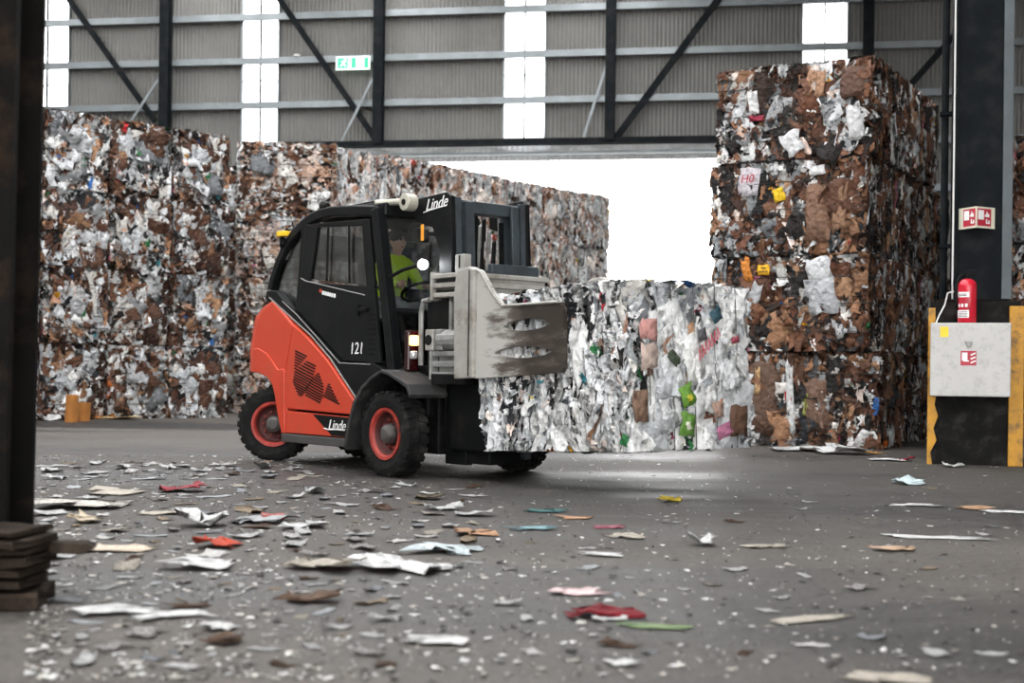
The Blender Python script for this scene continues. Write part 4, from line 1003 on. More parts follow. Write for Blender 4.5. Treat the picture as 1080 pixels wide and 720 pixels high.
# --- the bale in the clamp
def truck_pt(x, y, z): return TO + TF * x + TL * y + Vector((0, 0, z))
hk = bale_kind(1.86, 1.44, 1.34, 'paper', 'white', 'vfold', 'sheets', 1.7, 'core_pale')
held = place_bale(hk, truck_pt(2.12, .11, .36), TA, 'white and grey mixed paper bale gripped in the forklift clamp', None, 'paper', 0, wire_loops(hk, 'upright', 5), (0,), -math.radians(2.6))
v_, q_, c_ = patches(150, (-hk['L'] / 2, hk['W'] / 2, 0.03), (1, 0, 0), (0, -1, 0), (0, 0, -1), hk['L'], hk['W'], (.06, .22), (.6, 2.0), 0, 1.2, .7, 'paper', (-.04, .05), .02, 4, 4)
hang = link('hanging_scraps', np_mesh('hanging_scraps', v_, q_, c_), 'scrap', held); hang['kind'] = 'stuff'
# pieces one can pick out on it
def sheet_on(parent, kind, face, u, v, me, name, rot=0.0, off=.05, label=None, scale=1.0, tilt=0.0):
    org, eu, ev, en, lu, lv, w = faces_of(kind['L'], kind['W'], kind['H'])[face]
    eu, ev, en, org = Vector(eu), Vector(ev), Vector(en), Vector(org)
    o = bpy.data.objects.new(name, me); COL.objects.link(o); o.parent = parent
    o.matrix_local = Matrix.Translation(org + eu * u + ev * v + en * off) @ Matrix((eu, ev, en)).transposed().to_4x4() @ Matrix.Rotation(rot, 4, 'Z') @ Matrix.Rotation(tilt, 4, 'X') @ Matrix.Scale(scale, 4)
    if label: o['label'] = label
    return o
WH = [(.80, .80, .79), (.72, .73, .74), (.84, .84, .82), (.64, .66, .68)]
pool = [sheet_mesh('paper', rng.uniform(.2, .4), rng.uniform(.7, 1.5), 4, 4, color=WH[k % 4], bend=.03, crumple=.011) for k in range(14)]
for k in range(34):
    u, v = rng.uniform(.2, 1.24), rng.uniform(.3, 1.08)
    sheet_on(held, hk, 2, u, v, pool[k % 14], 'paper_sheet', rng.normal(0, .35), rng.uniform(.02, .06), None, rng.uniform(.6, .9), rng.normal(0, .07))
for (u, v, s, a, c, lab, r) in ((.60, .44, .15, 1.2, (.16, .34, .05), 'green printed carton', .4), (.60, .20, .17, 1.1, (.14, .30, .05), 'green and yellow printed carton', -.1), (.62, .43, .06, 1.0, (.75, .62, .05), 'yellow patch', .5), (.60, .19, .08, .8, (.72, .70, .60), 'cream patch', .2),
                                (1.05, .14, .19, .6, (.50, .18, .30), 'pink printed wrapper', .3), (.98, .32, .13, 1.0, (.40, .26, .20), 'brown printed wrapper', .2), (1.24, .22, .22, 1.2, (.12, .06, .035), 'dark brown cardboard', 0),
                                (.98, 1.12, .13, .9, (.04, .10, .13), 'dark teal carton', .5), (1.22, .92, .09, .6, (.30, .05, .08), 'red scrap', .2), (.16, .98, .20, .9, (.60, .30, .27), 'red and white printed box', 0), (.16, .75, .20, 1.0, (.55, .43, .37), 'pale brown box', 0),
                                (.45, .75, .10, 1.4, (.06, .08, .05), 'dark leaflet', .9), (.05, .35, .15, 1.8, (.20, .12, .08), 'brown cardboard', 0), (.85, .55, .12, .5, (.45, .47, .50), 'grey leaflet', .4), (.80, .95, .10, 1.0, (.10, .10, .11), 'dark torn print', .2)):
    sheet_on(held, hk, 2, u, v, sheet_mesh('paper', s, a, 4, 4, color=c, crumple=.006, bend=.04), 'paper_sheet', r, .075, lab)
rs_ = MB()                                   # slanted red script on the white sheet
for k in range(7):
    x = k * .045 - .15; rs_.tube([(x, -.05 + x * .45, .004), (x + .02, .05 + x * .45, .004), (x + .035, -.03 + x * .45, .004)], .006, 4)
sheet_on(held, hk, 2, .86, .88, rs_.mesh('red_script'), 'red_script', .25, .085).data.materials.append(M['red_print'])
for k in range(10):                          # sheets folded upright on the clamped side and on top
    sheet_on(held, hk, 0, rng.uniform(.15, 1.75), rng.uniform(.35, 1.05), SHEETS['paper'][rng.integers(18)], 'paper_sheet', rng.normal(0, .2), .02, None, rng.uniform(.4, .7))
for k in range(14):
    sheet_on(held, hk, 4, rng.uniform(.1, 1.75), rng.uniform(.1, 1.3), pool[k % 14], 'paper_sheet', rng.normal(0, 1), .02, None, rng.uniform(.3, .6), rng.normal(0, .3))

# pieces one can pick out on the right stack
def picked(e, kind, u, v, w, h, c, lab, name='paper_sheet', rot=0.0, off=.07, crumple=.012):
    return sheet_on(e, kind, 0, u, v, sheet_mesh('paper', w, h / w, 5, 5, color=c, crumple=crumple, bend=.05), name, rot, off, lab)
R2, R1, R0, R3 = right_front[2], right_front[1], right_front[0], right_front[3]
picked(R2, sk[2], 1.05, .88, .17, .20, (.75, .48, .01), 'bright yellow tag', 'yellow_tag', .25, .085, .004)
bag = picked(R2, sk[2], .58, 1.10, .34, .40, (.62, .58, .62), 'white bag with red lettering', 'printed_bag', -.1, .06)
tm = text_mesh('red_lettering', 'H0', .17, .2); tm.materials.append(M['red_print']); sheet_on(R2, sk[2], 0, .57, 1.13, tm, 'red_lettering', .0, .115)
yl = picked(R1, sk[1], .80, 1.18, .19, .15, (.85, .45, .01), 'yellow label with dark print', 'yellow_label', 0, .09, .002)
tb_ = MB(); tb_.box(-.04, .04, .018, .034, 0, .002)
for k in range(3): tb_.box(-.07 + k * .05, -.03 + k * .05, -.035, -.019, 0, .002)
tme = tb_.mesh('label_print'); tme.materials.append(M['ink']); sheet_on(R1, sk[1], 0, .80, 1.18, tme, 'label_print', 0, .105)
picked(R1, sk[1], .52, 1.20, .14, .34, (.62, .22, .03), 'orange folded scrap', rot=.2)
picked(R1, sk[1], 1.62, 1.16, .34, .32, (.66, .67, .68), 'white plastic bag', rot=.2)
picked(R1, sk[1], 1.66, .78, .44, .50, (.50, .51, .53), 'grey plastic bag', rot=.1, crumple=.025)
picked(R1, sk[1], .66, .82, .16, .36, (.42, .43, .44), 'grey torn sheet', rot=-.3)
picked(R2, sk[2], 1.62, .60, .36, .80, (.22, .12, .075), 'brown folded cardboard', 'cardboard_sheet', .05)
picked(R2, sk[2], 1.95, .66, .20, .70, (.30, .17, .10), 'light brown cardboard', 'cardboard_sheet', .0)
picked(R2, sk[2], 1.62, 1.20, .22, .14, (.70, .70, .70), 'white carton end', rot=.1)
picked(R3, sk[3], .55, .85, .15, .34, (.66, .66, .66), 'white torn sheet', rot=.1)
picked(R3, sk[3], .60, .62, .22, .08, (.30, .02, .05), 'red strip', rot=0)
picked(R3, sk[3], 1.40, 1.08, .13, .34, (.40, .22, .13), 'brown box flap', 'cardboard_sheet', -.25)
picked(R3, sk[3], 1.55, 1.05, .14, .38, (.44, .25, .15), 'brown box flap', 'cardboard_sheet', -.1)
picked(R3, sk[3], 2.02, 1.02, .34, .44, (.12, .06, .04), 'dark brown box end', 'cardboard_sheet', 0)
picked(R3, sk[3], 2.05, .45, .22, .50, (.68, .68, .69), 'white plastic sheet', rot=.1)
picked(R3, sk[3], 1.15, .22, .28, .34, (.66, .66, .67), 'white crumpled bag', rot=.4)
picked(R0, sk[0], .62, .70, .50, 1.05, (.115, .062, .040), 'large brown cardboard panel', 'cardboard_sheet', 0, .05, .006)
picked(R0, sk[0], 1.05, .70, .10, .95, (.62, .62, .62), 'white upright strip', rot=.05)
picked(R0, sk[0], 1.45, .60, .30, .70, (.16, .09, .06), 'brown cardboard panel', 'cardboard_sheet', .1)
picked(R0, sk[0], 1.28, .62, .07, .30, (.32, .36, .08), 'yellow green scrap', rot=-.2)
picked(R0, sk[0], 1.02, .72, .09, .16, (.45, .03, .03), 'red scrap', rot=.1)
picked(R0, sk[0], .55, .95, .08, .40, (.55, .36, .18), 'tan strip', rot=0)

# ------------------------------------------------------------------ driver
def skin_body(name, joints, bones, m, parent=None, sub=2, root=0):
    me = bpy.data.meshes.new(name); me.from_pydata([j[0] for j in joints], bones, [])
    o = bpy.data.objects.new(name, me); COL.objects.link(o)
    if parent: o.parent = parent
    o.modifiers.new('skin', 'SKIN'); s = o.modifiers.new('sub', 'SUBSURF'); s.levels = sub; s.render_levels = sub
    sv = me.skin_vertices[0].data
    for i, j in enumerate(joints): sv[i].radius = (j[1], j[2] if len(j) > 2 else j[1])
    sv[root].use_root = True
    me.materials.append(M[m]); return o
drv = empty('person', TO, TA)
tag(drv, 'person in a yellow green high visibility jacket driving the forklift, hands on the wheel', 'person')
J = [((-1.22, 0, 1.66), .15, .17), ((-1.22, 0, 1.85), .14, .17), ((-1.18, 0, 2.05), .14, .19), ((-1.15, 0, 2.19), .09, .13), ((-1.13, 0, 2.27), .055),
     ((-1.15, -.19, 2.16), .075), ((-1.03, -.25, 1.95), .055), ((-.84, -.17, 1.93), .042), ((-1.15, .19, 2.16), .075), ((-1.03, .25, 1.95), .055), ((-.84, .17, 1.93), .042)]
jk = skin_body('jacket', J, [(0, 1), (1, 2), (2, 3), (3, 4), (3, 5), (5, 6), (6, 7), (3, 8), (8, 9), (9, 10)], 'hivis', drv)
J = [((-1.22, 0, 1.66), .14, .16), ((-1.12, -.10, 1.66), .10), ((-.76, -.14, 1.70), .075), ((-.70, -.14, 1.40), .06), ((-.66, -.14, 1.17), .05), ((-.54, -.14, 1.15), .04),
     ((-1.12, .10, 1.66), .10), ((-.76, .14, 1.70), .075), ((-.70, .14, 1.40), .06), ((-.66, .14, 1.17), .05), ((-.54, .14, 1.15), .04)]
skin_body('trousers', J, [(0, 1), (1, 2), (2, 3), (3, 4), (4, 5), (0, 6), (6, 7), (7, 8), (8, 9), (9, 10)], 'trousers', drv)
bm = bmesh.new(); bmesh.ops.create_uvsphere(bm, u_segments=20, v_segments=14, radius=1.0)
for v in bm.verts:
    x, y, z = v.co; f = max(0, x)
    k = 1 - .22 * max(0, -z) ; v.co = Vector((x * .098 * k + (.012 if abs(y) < .25 and -.25 < z < .15 and x > .8 else 0), y * .078 * k, z * .118))
    if x > .7 and abs(abs(y) - .38) < .16 and .02 < z < .3: v.co.x -= .010
me = bpy.data.meshes.new('head'); bm.to_mesh(me); bm.free()
hd_ = link('head', me, 'skin', drv, 0, True, (-1.09, 0, 2.40))
nk = MB(); nk.tube([(-1.13, 0, 2.24), (-1.10, 0, 2.34)], .052, 12); nk.build('neck', 'skin', drv, 0, True)
ns = MB(); ns.tube([(.092, 0, .03), (.112, 0, -.015), (.108, 0, -.028)], [.007, .014, .008], 8); ns.tube([(-.005, .074, .015), (-.01, .088, .0), (-.008, .076, -.03)], [.012, .016, .009], 8); ns.tube([(-.005, -.074, .015), (-.01, -.088, .0), (-.008, -.076, -.03)], [.012, .016, .009], 8); ns.build('nose_and_ears', 'skin', hd_, 0, True)
ey = MB(); ey.tube([(.086, .030, .018), (.094, .030, .018)], .009, 8); ey.tube([(.086, -.030, .018), (.094, -.030, .018)], .009, 8); ey.build('eyes', 'ink', hd_)
mo = MB(); mo.tube([(.090, -.022, -.055), (.096, 0, -.056), (.090, .022, -.055)], .005, 6); mo.build('mouth', 'red_rim', hd_)
bm = bmesh.new(); bmesh.ops.create_uvsphere(bm, u_segments=20, v_segments=12, radius=1.0)
for v in bm.verts:
    x, y, z = v.co; v.co = Vector((x * .106 - .012, y * .087, z * .118 + .014)); 
    if z < -.05 and x > -.3: v.co *= .8
me = bpy.data.meshes.new('hair'); bm.to_mesh(me); bm.free(); link('hair', me, 'hair', hd_, 0, True)
for s in (-1, 1):
    hnd = MB(); b = Vector((-.80, s * .175, 1.925)); hnd.tube([(-.85, s * .172, 1.928), b + Vector((.0, 0, .0)), b + Vector((.05, s * .005, .01))], [.030, .038, .036], 10)
    ho = hnd.build('hand', 'skin', drv, 0, True)
    for k in range(4):
        o_ = (k - 1.5) * .020; p = b + Vector((.05, s * .01 + o_ * .3, .012 + o_))
        L_ = [.055, .065, .060, .048][k]
        fg = MB(); fg.tube([p, p + Vector((L_ * .6, s * .015, .008)), p + Vector((L_ * .75, s * .015, -.022)), p + Vector((L_ * .45, s * .012, -.035))], [.0095, .009, .0085, .007], 7); fg.build('finger', 'skin', ho, 0, True)
    p = b + Vector((.01, -s * .02, .025)); tf = MB(); tf.tube([p, p + Vector((.03, -s * .02, .012)), p + Vector((.055, -s * .012, .002))], [.012, .0105, .008], 7); tf.build('thumb', 'skin', ho, 0, True)
st_ = MB()
for z in (1.80, 1.93): st_.tube([(-1.22 + .16 * math.cos(a), .19 * math.sin(a), z) for a in [2 * math.pi * k / 20 for k in range(20)]], .016, 5, closed=True)
st_.build('reflective_band', 'grey_metal', jk)

# ------------------------------------------------------------------ near steel column at left with boards at its foot
lc = empty('steel_column', (-2.33, 6.0, 0)); lc.rotation_euler = (0, ROLL, 0)
structure(lc, 'near dark rusty steel column at the left edge of the picture', 'column')
xr = ray(38, 300).x * 6.18 + 2.33
MB().box(xr - .095, xr, -.18, -.155, 0, 7).build('front_flange_edge', 'steel_rust', lc)
MB().box(xr - .40, xr, -.155, -.13, 0, 7).build('column_flange', 'steel_rust', lc)
MB().box(xr - .21, xr - .19, -.13, .15, 0, 7).build('column_web', 'steel_rust', lc)
MB().box(xr - .40, xr, .15, .18, 0, 7).build('column_flange', 'steel_rust', lc)
MB().box(xr - .62, xr - .09, -.21, -.17, 0, 7).build('cover_plate', 'steel_dark', lc)
wr = MB(); wr.tube([(xr - .30, -.24, 1.85 + .0), (xr - .16, -.25, 1.87), (xr - .11, -.25, 1.97), (xr - .13, -.25, 2.06), (xr - .2, -.24, 2.12)], .004, 5); wr.build('loose_wire', 'grey_metal', lc)
boards = []; z_ = 0.0
for k, h_ in enumerate((.085, .05, .04, .05, .035, .045, .03)):
    boards.append((-2.10 + rng.uniform(-.02, .03), 5.61 + rng.uniform(-.03, .03), z_ + h_ / 2, rng.normal(0, .5), .50 + rng.uniform(-.05, .05), .34 + rng.uniform(-.04, .04), h_, 0)); z_ += h_
bl = ['dark wet board in the stack at the left column foot, %s' % w for w in ('lowest and thickest', 'second from the floor', 'third from the floor', 'fourth from the floor', 'fifth from the floor', 'second from the top', 'topmost')]
for (x, y, z, rz, L_, W2, H2, t), lab in zip(boards, bl):
    b = MB(); n = 7; 
    ring = []
    for i in range(n):
        xx = -L_ / 2 + L_ * i / (n - 1); e = rng.uniform(-.015, .015); hh = H2 / 2
        ring.append([(xx, -W2 / 2 + e, -hh + rng.uniform(0, .01)), (xx, W2 / 2 + e, -hh), (xx, W2 / 2 + e, hh - rng.uniform(0, .012)), (xx, -W2 / 2 + e - .008, hh * .3), (xx, -W2 / 2 + e, hh - rng.uniform(0, .012))])
    b.loft(ring); o = b.build('timber_board', 'wood', None, .006); o.location = (x - .12, y, z); o.rotation_euler = (0, 0, rz * .2)
    tag(o, lab, 'board', 'boards at the left column foot')
pb = MB().prism([(-.35, 0), (.08, 0), (.14, .03), (.10, .05), (-.35, .045)], -.06, .06).build('timber_offcut', 'wood', None, .006)
pb.location = (-1.95, 5.80, .20); pb.rotation_euler = (0, .04, .2); tag(pb, 'dark timber offcut sticking out right of the board stack at left', 'board')

# ------------------------------------------------------------------ right column on its concrete plinth
QA, QB = ground(977, 489), ground(1079, 492)
QD = (QB - QA); QW = QD.length; qrz = math.atan2(QD.y, QD.x)
pc = (QA + QB) / 2; pc.z = 0
pl_ = empty('concrete_plinth', pc, qrz); structure(pl_, 'dark concrete plinth with worn yellow corners under the right column', 'plinth')
PH = 1.93
bm = bmesh.new(); bmesh.ops.create_cube(bm, size=1.0); bmesh.ops.subdivide_edges(bm, edges=bm.edges[:], cuts=7, use_grid_fill=True)
for v in bm.verts:
    v.co = Vector((v.co.x * QW * .93, v.co.y * .9 + .47, (v.co.z + .5) * PH)); d = noise.noise_vector(v.co * 4) * .02; d.z = 0 if v.co.z < .02 else d.z; v.co += d
me = bpy.data.meshes.new('plinth_block'); bm.to_mesh(me); bm.free(); link('plinth_block', me, 'concrete_dark', pl_, 0)
MB().box(QW / 2 - .17, QW / 2 - .005, -.035, .20, 0, PH - .06).build('yellow_corner_guard', 'yellow_paint', pl_, .01)
yg = MB(); zz = 0
path = [(-QW / 2 + .015, .08 + .0)]
ring = []
for i in range(14):
    z = (PH - .08) * i / 13; w_ = rng.uniform(.05, .13) if 1 < i < 9 else rng.uniform(.02, .09)
    ring.append([(-QW / 2 + .005, -.035, z), (-QW / 2 + .005 + w_, -.035, z), (-QW / 2 + .005 + w_, -.015, z), (-QW / 2 + .005, .05, z)])
yg.loft(ring).build('yellow_corner_guard', 'yellow_paint', pl_)
MB().box(-QW / 2 + .12, QW / 2 - .18, .05, .85, PH - .02, PH + .03).build('base_plate', 'steel_rust', pl_, .008)
# column: dark web side with a pale flange at its right
rc = empty('steel_column', pc, qrz); structure(rc, 'tall dark steel column standing on the concrete plinth at right', 'column')
cxl = -QW / 2 + (1003 - 977) / 102 * QW; cxr = -QW / 2 + (1056 - 977) / 102 * QW; cxe = -QW / 2 + (1066 - 977) / 102 * QW
PT = PH + .03
MB().box(cxl + .03, cxr, .20, .26, PT, 9).build('column_web_plate', 'steel_dark', rc)
MB().box(cxr - .01, cxe, .16, .60, PT, 9).build('column_flange', 'steel_blue', rc, .006)
MB().box(cxl - .02, cxl + .05, .16, .60, PT, 9).build('column_flange', 'steel_dark', rc, .006)
dp = MB().tube([(cxl - .10, .40, 0), (cxl - .10, .40, 9)], .045, 10).build('drain_pipe', 'steel_dark', rc)
MB().tube([(cxl + .0, .14, PT), (cxl + .0, .14, 9)], .012, 6).build('cable_conduit', 'cable', rc)
for z in (2.6, 4.2, 5.8): MB().box(cxl - .16, cxl - .02, .33, .47, z, z + .04).build('pipe_clip', 'steel_dark', rc)
# white hose cabinet
cab = empty('hose_cabinet', pc, qrz); tag(cab, 'white fire hose cabinet fixed to the concrete plinth at right', 'cabinet')
hx0, hx1 = -QW / 2 + (979.5 - 977) / 102 * QW, -QW / 2 + (1063.5 - 977) / 102 * QW
hz1, hz0 = 1 + (395 + 5.8 - 340.5) * 15.45 / FPX, 1 - (418 - 395 - 5.8) * 15.45 / FPX
MB().box(hx0 + .01, hx1 - .01, -.22, -.03, hz0 + .01, hz1 - .005).build('cabinet_body', 'white_enamel', cab, .012)
cd = MB().box(hx0, hx1, -.255, -.225, hz0, hz1).build('cabinet_door', 'white_enamel', cab, .012)
W_c = hx1 - hx0
MB().box(hx0 + W_c * .12, hx0 + W_c * .225, -.2575, -.255, hz1 - .165, hz1 - .045).build('yellow_label', 'yellow_label', cd)
MB().box(hx0 + W_c * .38, hx0 + W_c * .575, -.2575, -.255, hz1 - .495, hz1 - .325).build('red_hose_sign', 'red_print', cd)
sx, sz = hx0 + W_c * .38, hz1 - .495
pg = MB(); pg.box(sx + .015, sx + .075, -.2595, -.2575, sz + .055, sz + .15); pg.box(sx + .03, sx + .09, -.2595, -.2575, sz + .045, sz + .06)
for k in range(3): pg.bar((sx + .11, -.2585, sz + .03 + k * .045), (sx + .165, -.2585, sz + .055 + k * .045), .016, .002, (0, 1, 0))
pg.build('hose_pictogram', 'white_print', cd)
kn = MB().prism([(hx0 + W_c * .43, hz1 - .215), (hx0 + W_c * .525, hz1 - .215), (hx0 + W_c * .49, hz1 - .285), (hx0 + W_c * .465, hz1 - .285)], -.275, -.255).build('cabinet_latch', 'grey_metal', cd, .004)
cb_ = MB().tube([(hx0 + .06, -.10, hz1), (hx0 + .10, -.08, hz1 + .10), (hx0 + .16, -.05, hz1 + .22), (hx0 + .19, -.03, hz1 + .36), (hx0 + .26, .02, hz1 + .38)], .009, 6).build('white_cable', 'cable', cab)
# extinguisher standing on the cabinet
exx = -QW / 2 + (1018 - 977) / 102 * QW
fe = empty('fire_extinguisher', pc + Vector((math.cos(qrz) * exx + math.sin(qrz) * .13, math.sin(qrz) * exx - math.cos(qrz) * .13, hz1)), qrz)
tag(fe, 'red fire extinguisher with a printed label standing on the white cabinet', 'fire extinguisher')
MB().lathe([(0, 0), (.095, 0), (.105, .015), (.105, .43), (.098, .475), (.07, .505), (.03, .52), (0, .52)], 28, 'z').build('cylinder', 'red_enamel', fe, 0, True)
fv = MB(); fv.tube([(0, 0, .51), (0, 0, .57)], .028, 10); fv.box(-.02, .075, -.014, .014, .565, .59); fv.box(-.03, .085, -.012, .012, .605, .622); fv.build('valve', 'black_matt', fe, .004)
fh = MB(); fh.tube([(-.02, 0, .565), (-.09, -.02, .54), (-.125, -.03, .44), (-.12, -.03, .25), (-.115, -.03, .16)], .013, 8); fh.build('discharge_hose', 'black_matt', fe, 0, True)
def curved_label(a0, a1, z0, z1, m, nm, r=.1065):
    l = MB(); n = 10; vs = []
    for k in range(n + 1):
        a = a0 + (a1 - a0) * k / n; vs += [(r * math.cos(a), r * math.sin(a), z0), (r * math.cos(a), r * math.sin(a), z1)]
    return l.add(vs, [(2 * k, 2 * k + 2, 2 * k + 3, 2 * k + 1) for k in range(n)]).build(nm, m, fe)
D2 = math.radians
curved_label(D2(-165), D2(-80), .30, .36, 'white_print', 'white_label'); curved_label(D2(-165), D2(-80), .06, .15, 'white_print', 'white_label'); curved_label(D2(-165), D2(-80), .17, .285, 'red_print', 'dark_label')
for k, z in enumerate((.335, .318)): curved_label(D2(-150), D2(-95), z - .004, z + .004, 'ink', 'label_print', .1075)
for k in range(4): curved_label(D2(-155), D2(-90), .072 + k * .018, .078 + k * .018, 'ink', 'label_print', .1075)
for k in range(3): curved_label(D2(-155 + k * 25), D2(-140 + k * 25), .185, .225, 'white_print', 'label_pictogram', .1075)
# folded V sign on the column
sgz = 1 + (395 + 5.8 - 228.5) * 15.6 / FPX
vs_ = empty('fire_sign', pc + Vector((0, 0, 0)), qrz); tag(vs_, 'folded red and cream fire hose sign on the dark column at right', 'sign')
x0, xm, x1 = [-QW / 2 + (p - 977) / 102 * QW for p in (1009, 1027, 1047.5)]
zA, zB = sgz - .125, sgz + .125
for (xa, ya, xb, yb) in ((x0, .19, xm, -.02), (xm, -.02, x1, .19)):
    th = .008
    p = MB().add([(xa, ya, zA), (xb, yb, zA), (xb, yb, zB), (xa, ya, zB), (xa, ya + th, zA), (xb, yb + th, zA), (xb, yb + th, zB), (xa, ya + th, zB)], [(0, 1, 2, 3), (7, 6, 5, 4), (0, 4, 5, 1), (1, 5, 6, 2), (2, 6, 7, 3), (3, 7, 4, 0)]).build('sign_leaf', 'cream', vs_)
    def q(u, v, e=.002): return (xa + (xb - xa) * u, ya + (yb - ya) * u - e, zA + (zB - zA) * v)
    left = xa == x0
    ua, ub = (.26, .95) if left else (.06, .80)
    MB().add([q(ua, .10), q(ub, .10), q(ub, .92), q(ua, .92)], [(0, 1, 2, 3)]).build('red_panel', 'red_print', p)
    g = MB(); du = ub - ua
    for (a, b, c, d) in ((.06, .48, .36, .9), (.60, .86, .52, .72), (.5, .62, .56, .62), (.66, .74, .74, .84), (.62, .90, .14, .22), (.62, .72, .22, .40), (.80, .90, .22, .34)):
        g.add([q(ua + du * a, .1 + .82 * c, .004), q(ua + du * b, .1 + .82 * c, .004), q(ua + du * b, .1 + .82 * d, .004), q(ua + du * a, .1 + .82 * d, .004)], [(0, 1, 2, 3)])
    g.build('sign_pictogram', 'white_print', p)

# ------------------------------------------------------------------ litter on the floor
def litter_mesh(L, W, color, curl=.25, printed=0.0, jag=.12, nu=6, nv=5, thick=.004):
    U, V = np.meshgrid(np.linspace(-.5, .5, nu), np.linspace(-.5, .5, nv)); U = U.ravel(); V = V.ravel()
    x = (U + rng.normal(0, jag * .5, U.shape)) * L; y = (V + rng.normal(0, jag * .5, U.shape)) * W
    w = np.abs(rng.normal(0, .5, U.shape)) * curl * min(L, W) * .5 + curl * W * (np.sin(U * rng.uniform(2, 6) + rng.uniform(0, 6)) * .5 + .5) * .45
    w += curl * .5 * W * np.clip(np.abs(U) - .3, 0, 1) * rng.uniform(0, 3)
    w -= w.min() - .004
    top = np.stack([x, y, w + thick], 1); bot = np.stack([x, y, w], 1); n = nu * nv
    q = [(j * nu + i, j * nu + i + 1, (j + 1) * nu + i + 1, (j + 1) * nu + i) for j in range(nv - 1) for i in range(nu - 1)]
    qb = [tuple(k + n for k in reversed(f)) for f in q]
    rim = [i for i in range(nu)] + [j * nu + nu - 1 for j in range(1, nv)] + [(nv - 1) * nu + i for i in range(nu - 2, -1, -1)] + [j * nu for j in range(nv - 2, 0, -1)]
    sd = [(rim[k], rim[k] + n, rim[(k + 1) % len(rim)] + n, rim[(k + 1) % len(rim)]) for k in range(len(rim))]
    Cc = np.tile(np.array([*color, printed]), (2 * n, 1)); Cc[:, :3] *= rng.uniform(.85, 1.08, (2 * n, 1))
    me = np_mesh('litter', np.vstack([top, bot]), np.array(q + qb + sd), Cc); me.materials.append(M['litter']); return me
LAID = []                                    # (x, y, half length, half width) of litter already on the floor
def px_litter(name, px, py, wpx, hpx, color, label, cat='litter', curl=.25, printed=0.0, rz=0.0, jag=.12):
    p = ground(px, py + hpx * .35); D = p.y; L = wpx / FPX * D
    W = max(.05, min(L * 1.1, hpx * .75 / FPX * D * D / CAMH * .62))
    me = litter_mesh(L, W, color, curl, printed, jag)
    o = bpy.data.objects.new(name, me); COL.objects.link(o); o.location = p; o.location.z = .001; o.rotation_euler = (0, 0, rz)
    LAID.append((p.x, p.y, L * .6, W * .75)); tag(o, label, cat); return o
RED, WHT, TAN, BRN, PCH, GRN, TEAL, BLK, YEL, PNK, CRM = (.17, .008, .014), (.60, .60, .59), (.30, .23, .16), (.09, .05, .03), (.42, .25, .15), (.20, .28, .14), (.06, .15, .15), (.02, .02, .02), (.45, .33, .04), (.38, .13, .17), (.42, .38, .32)
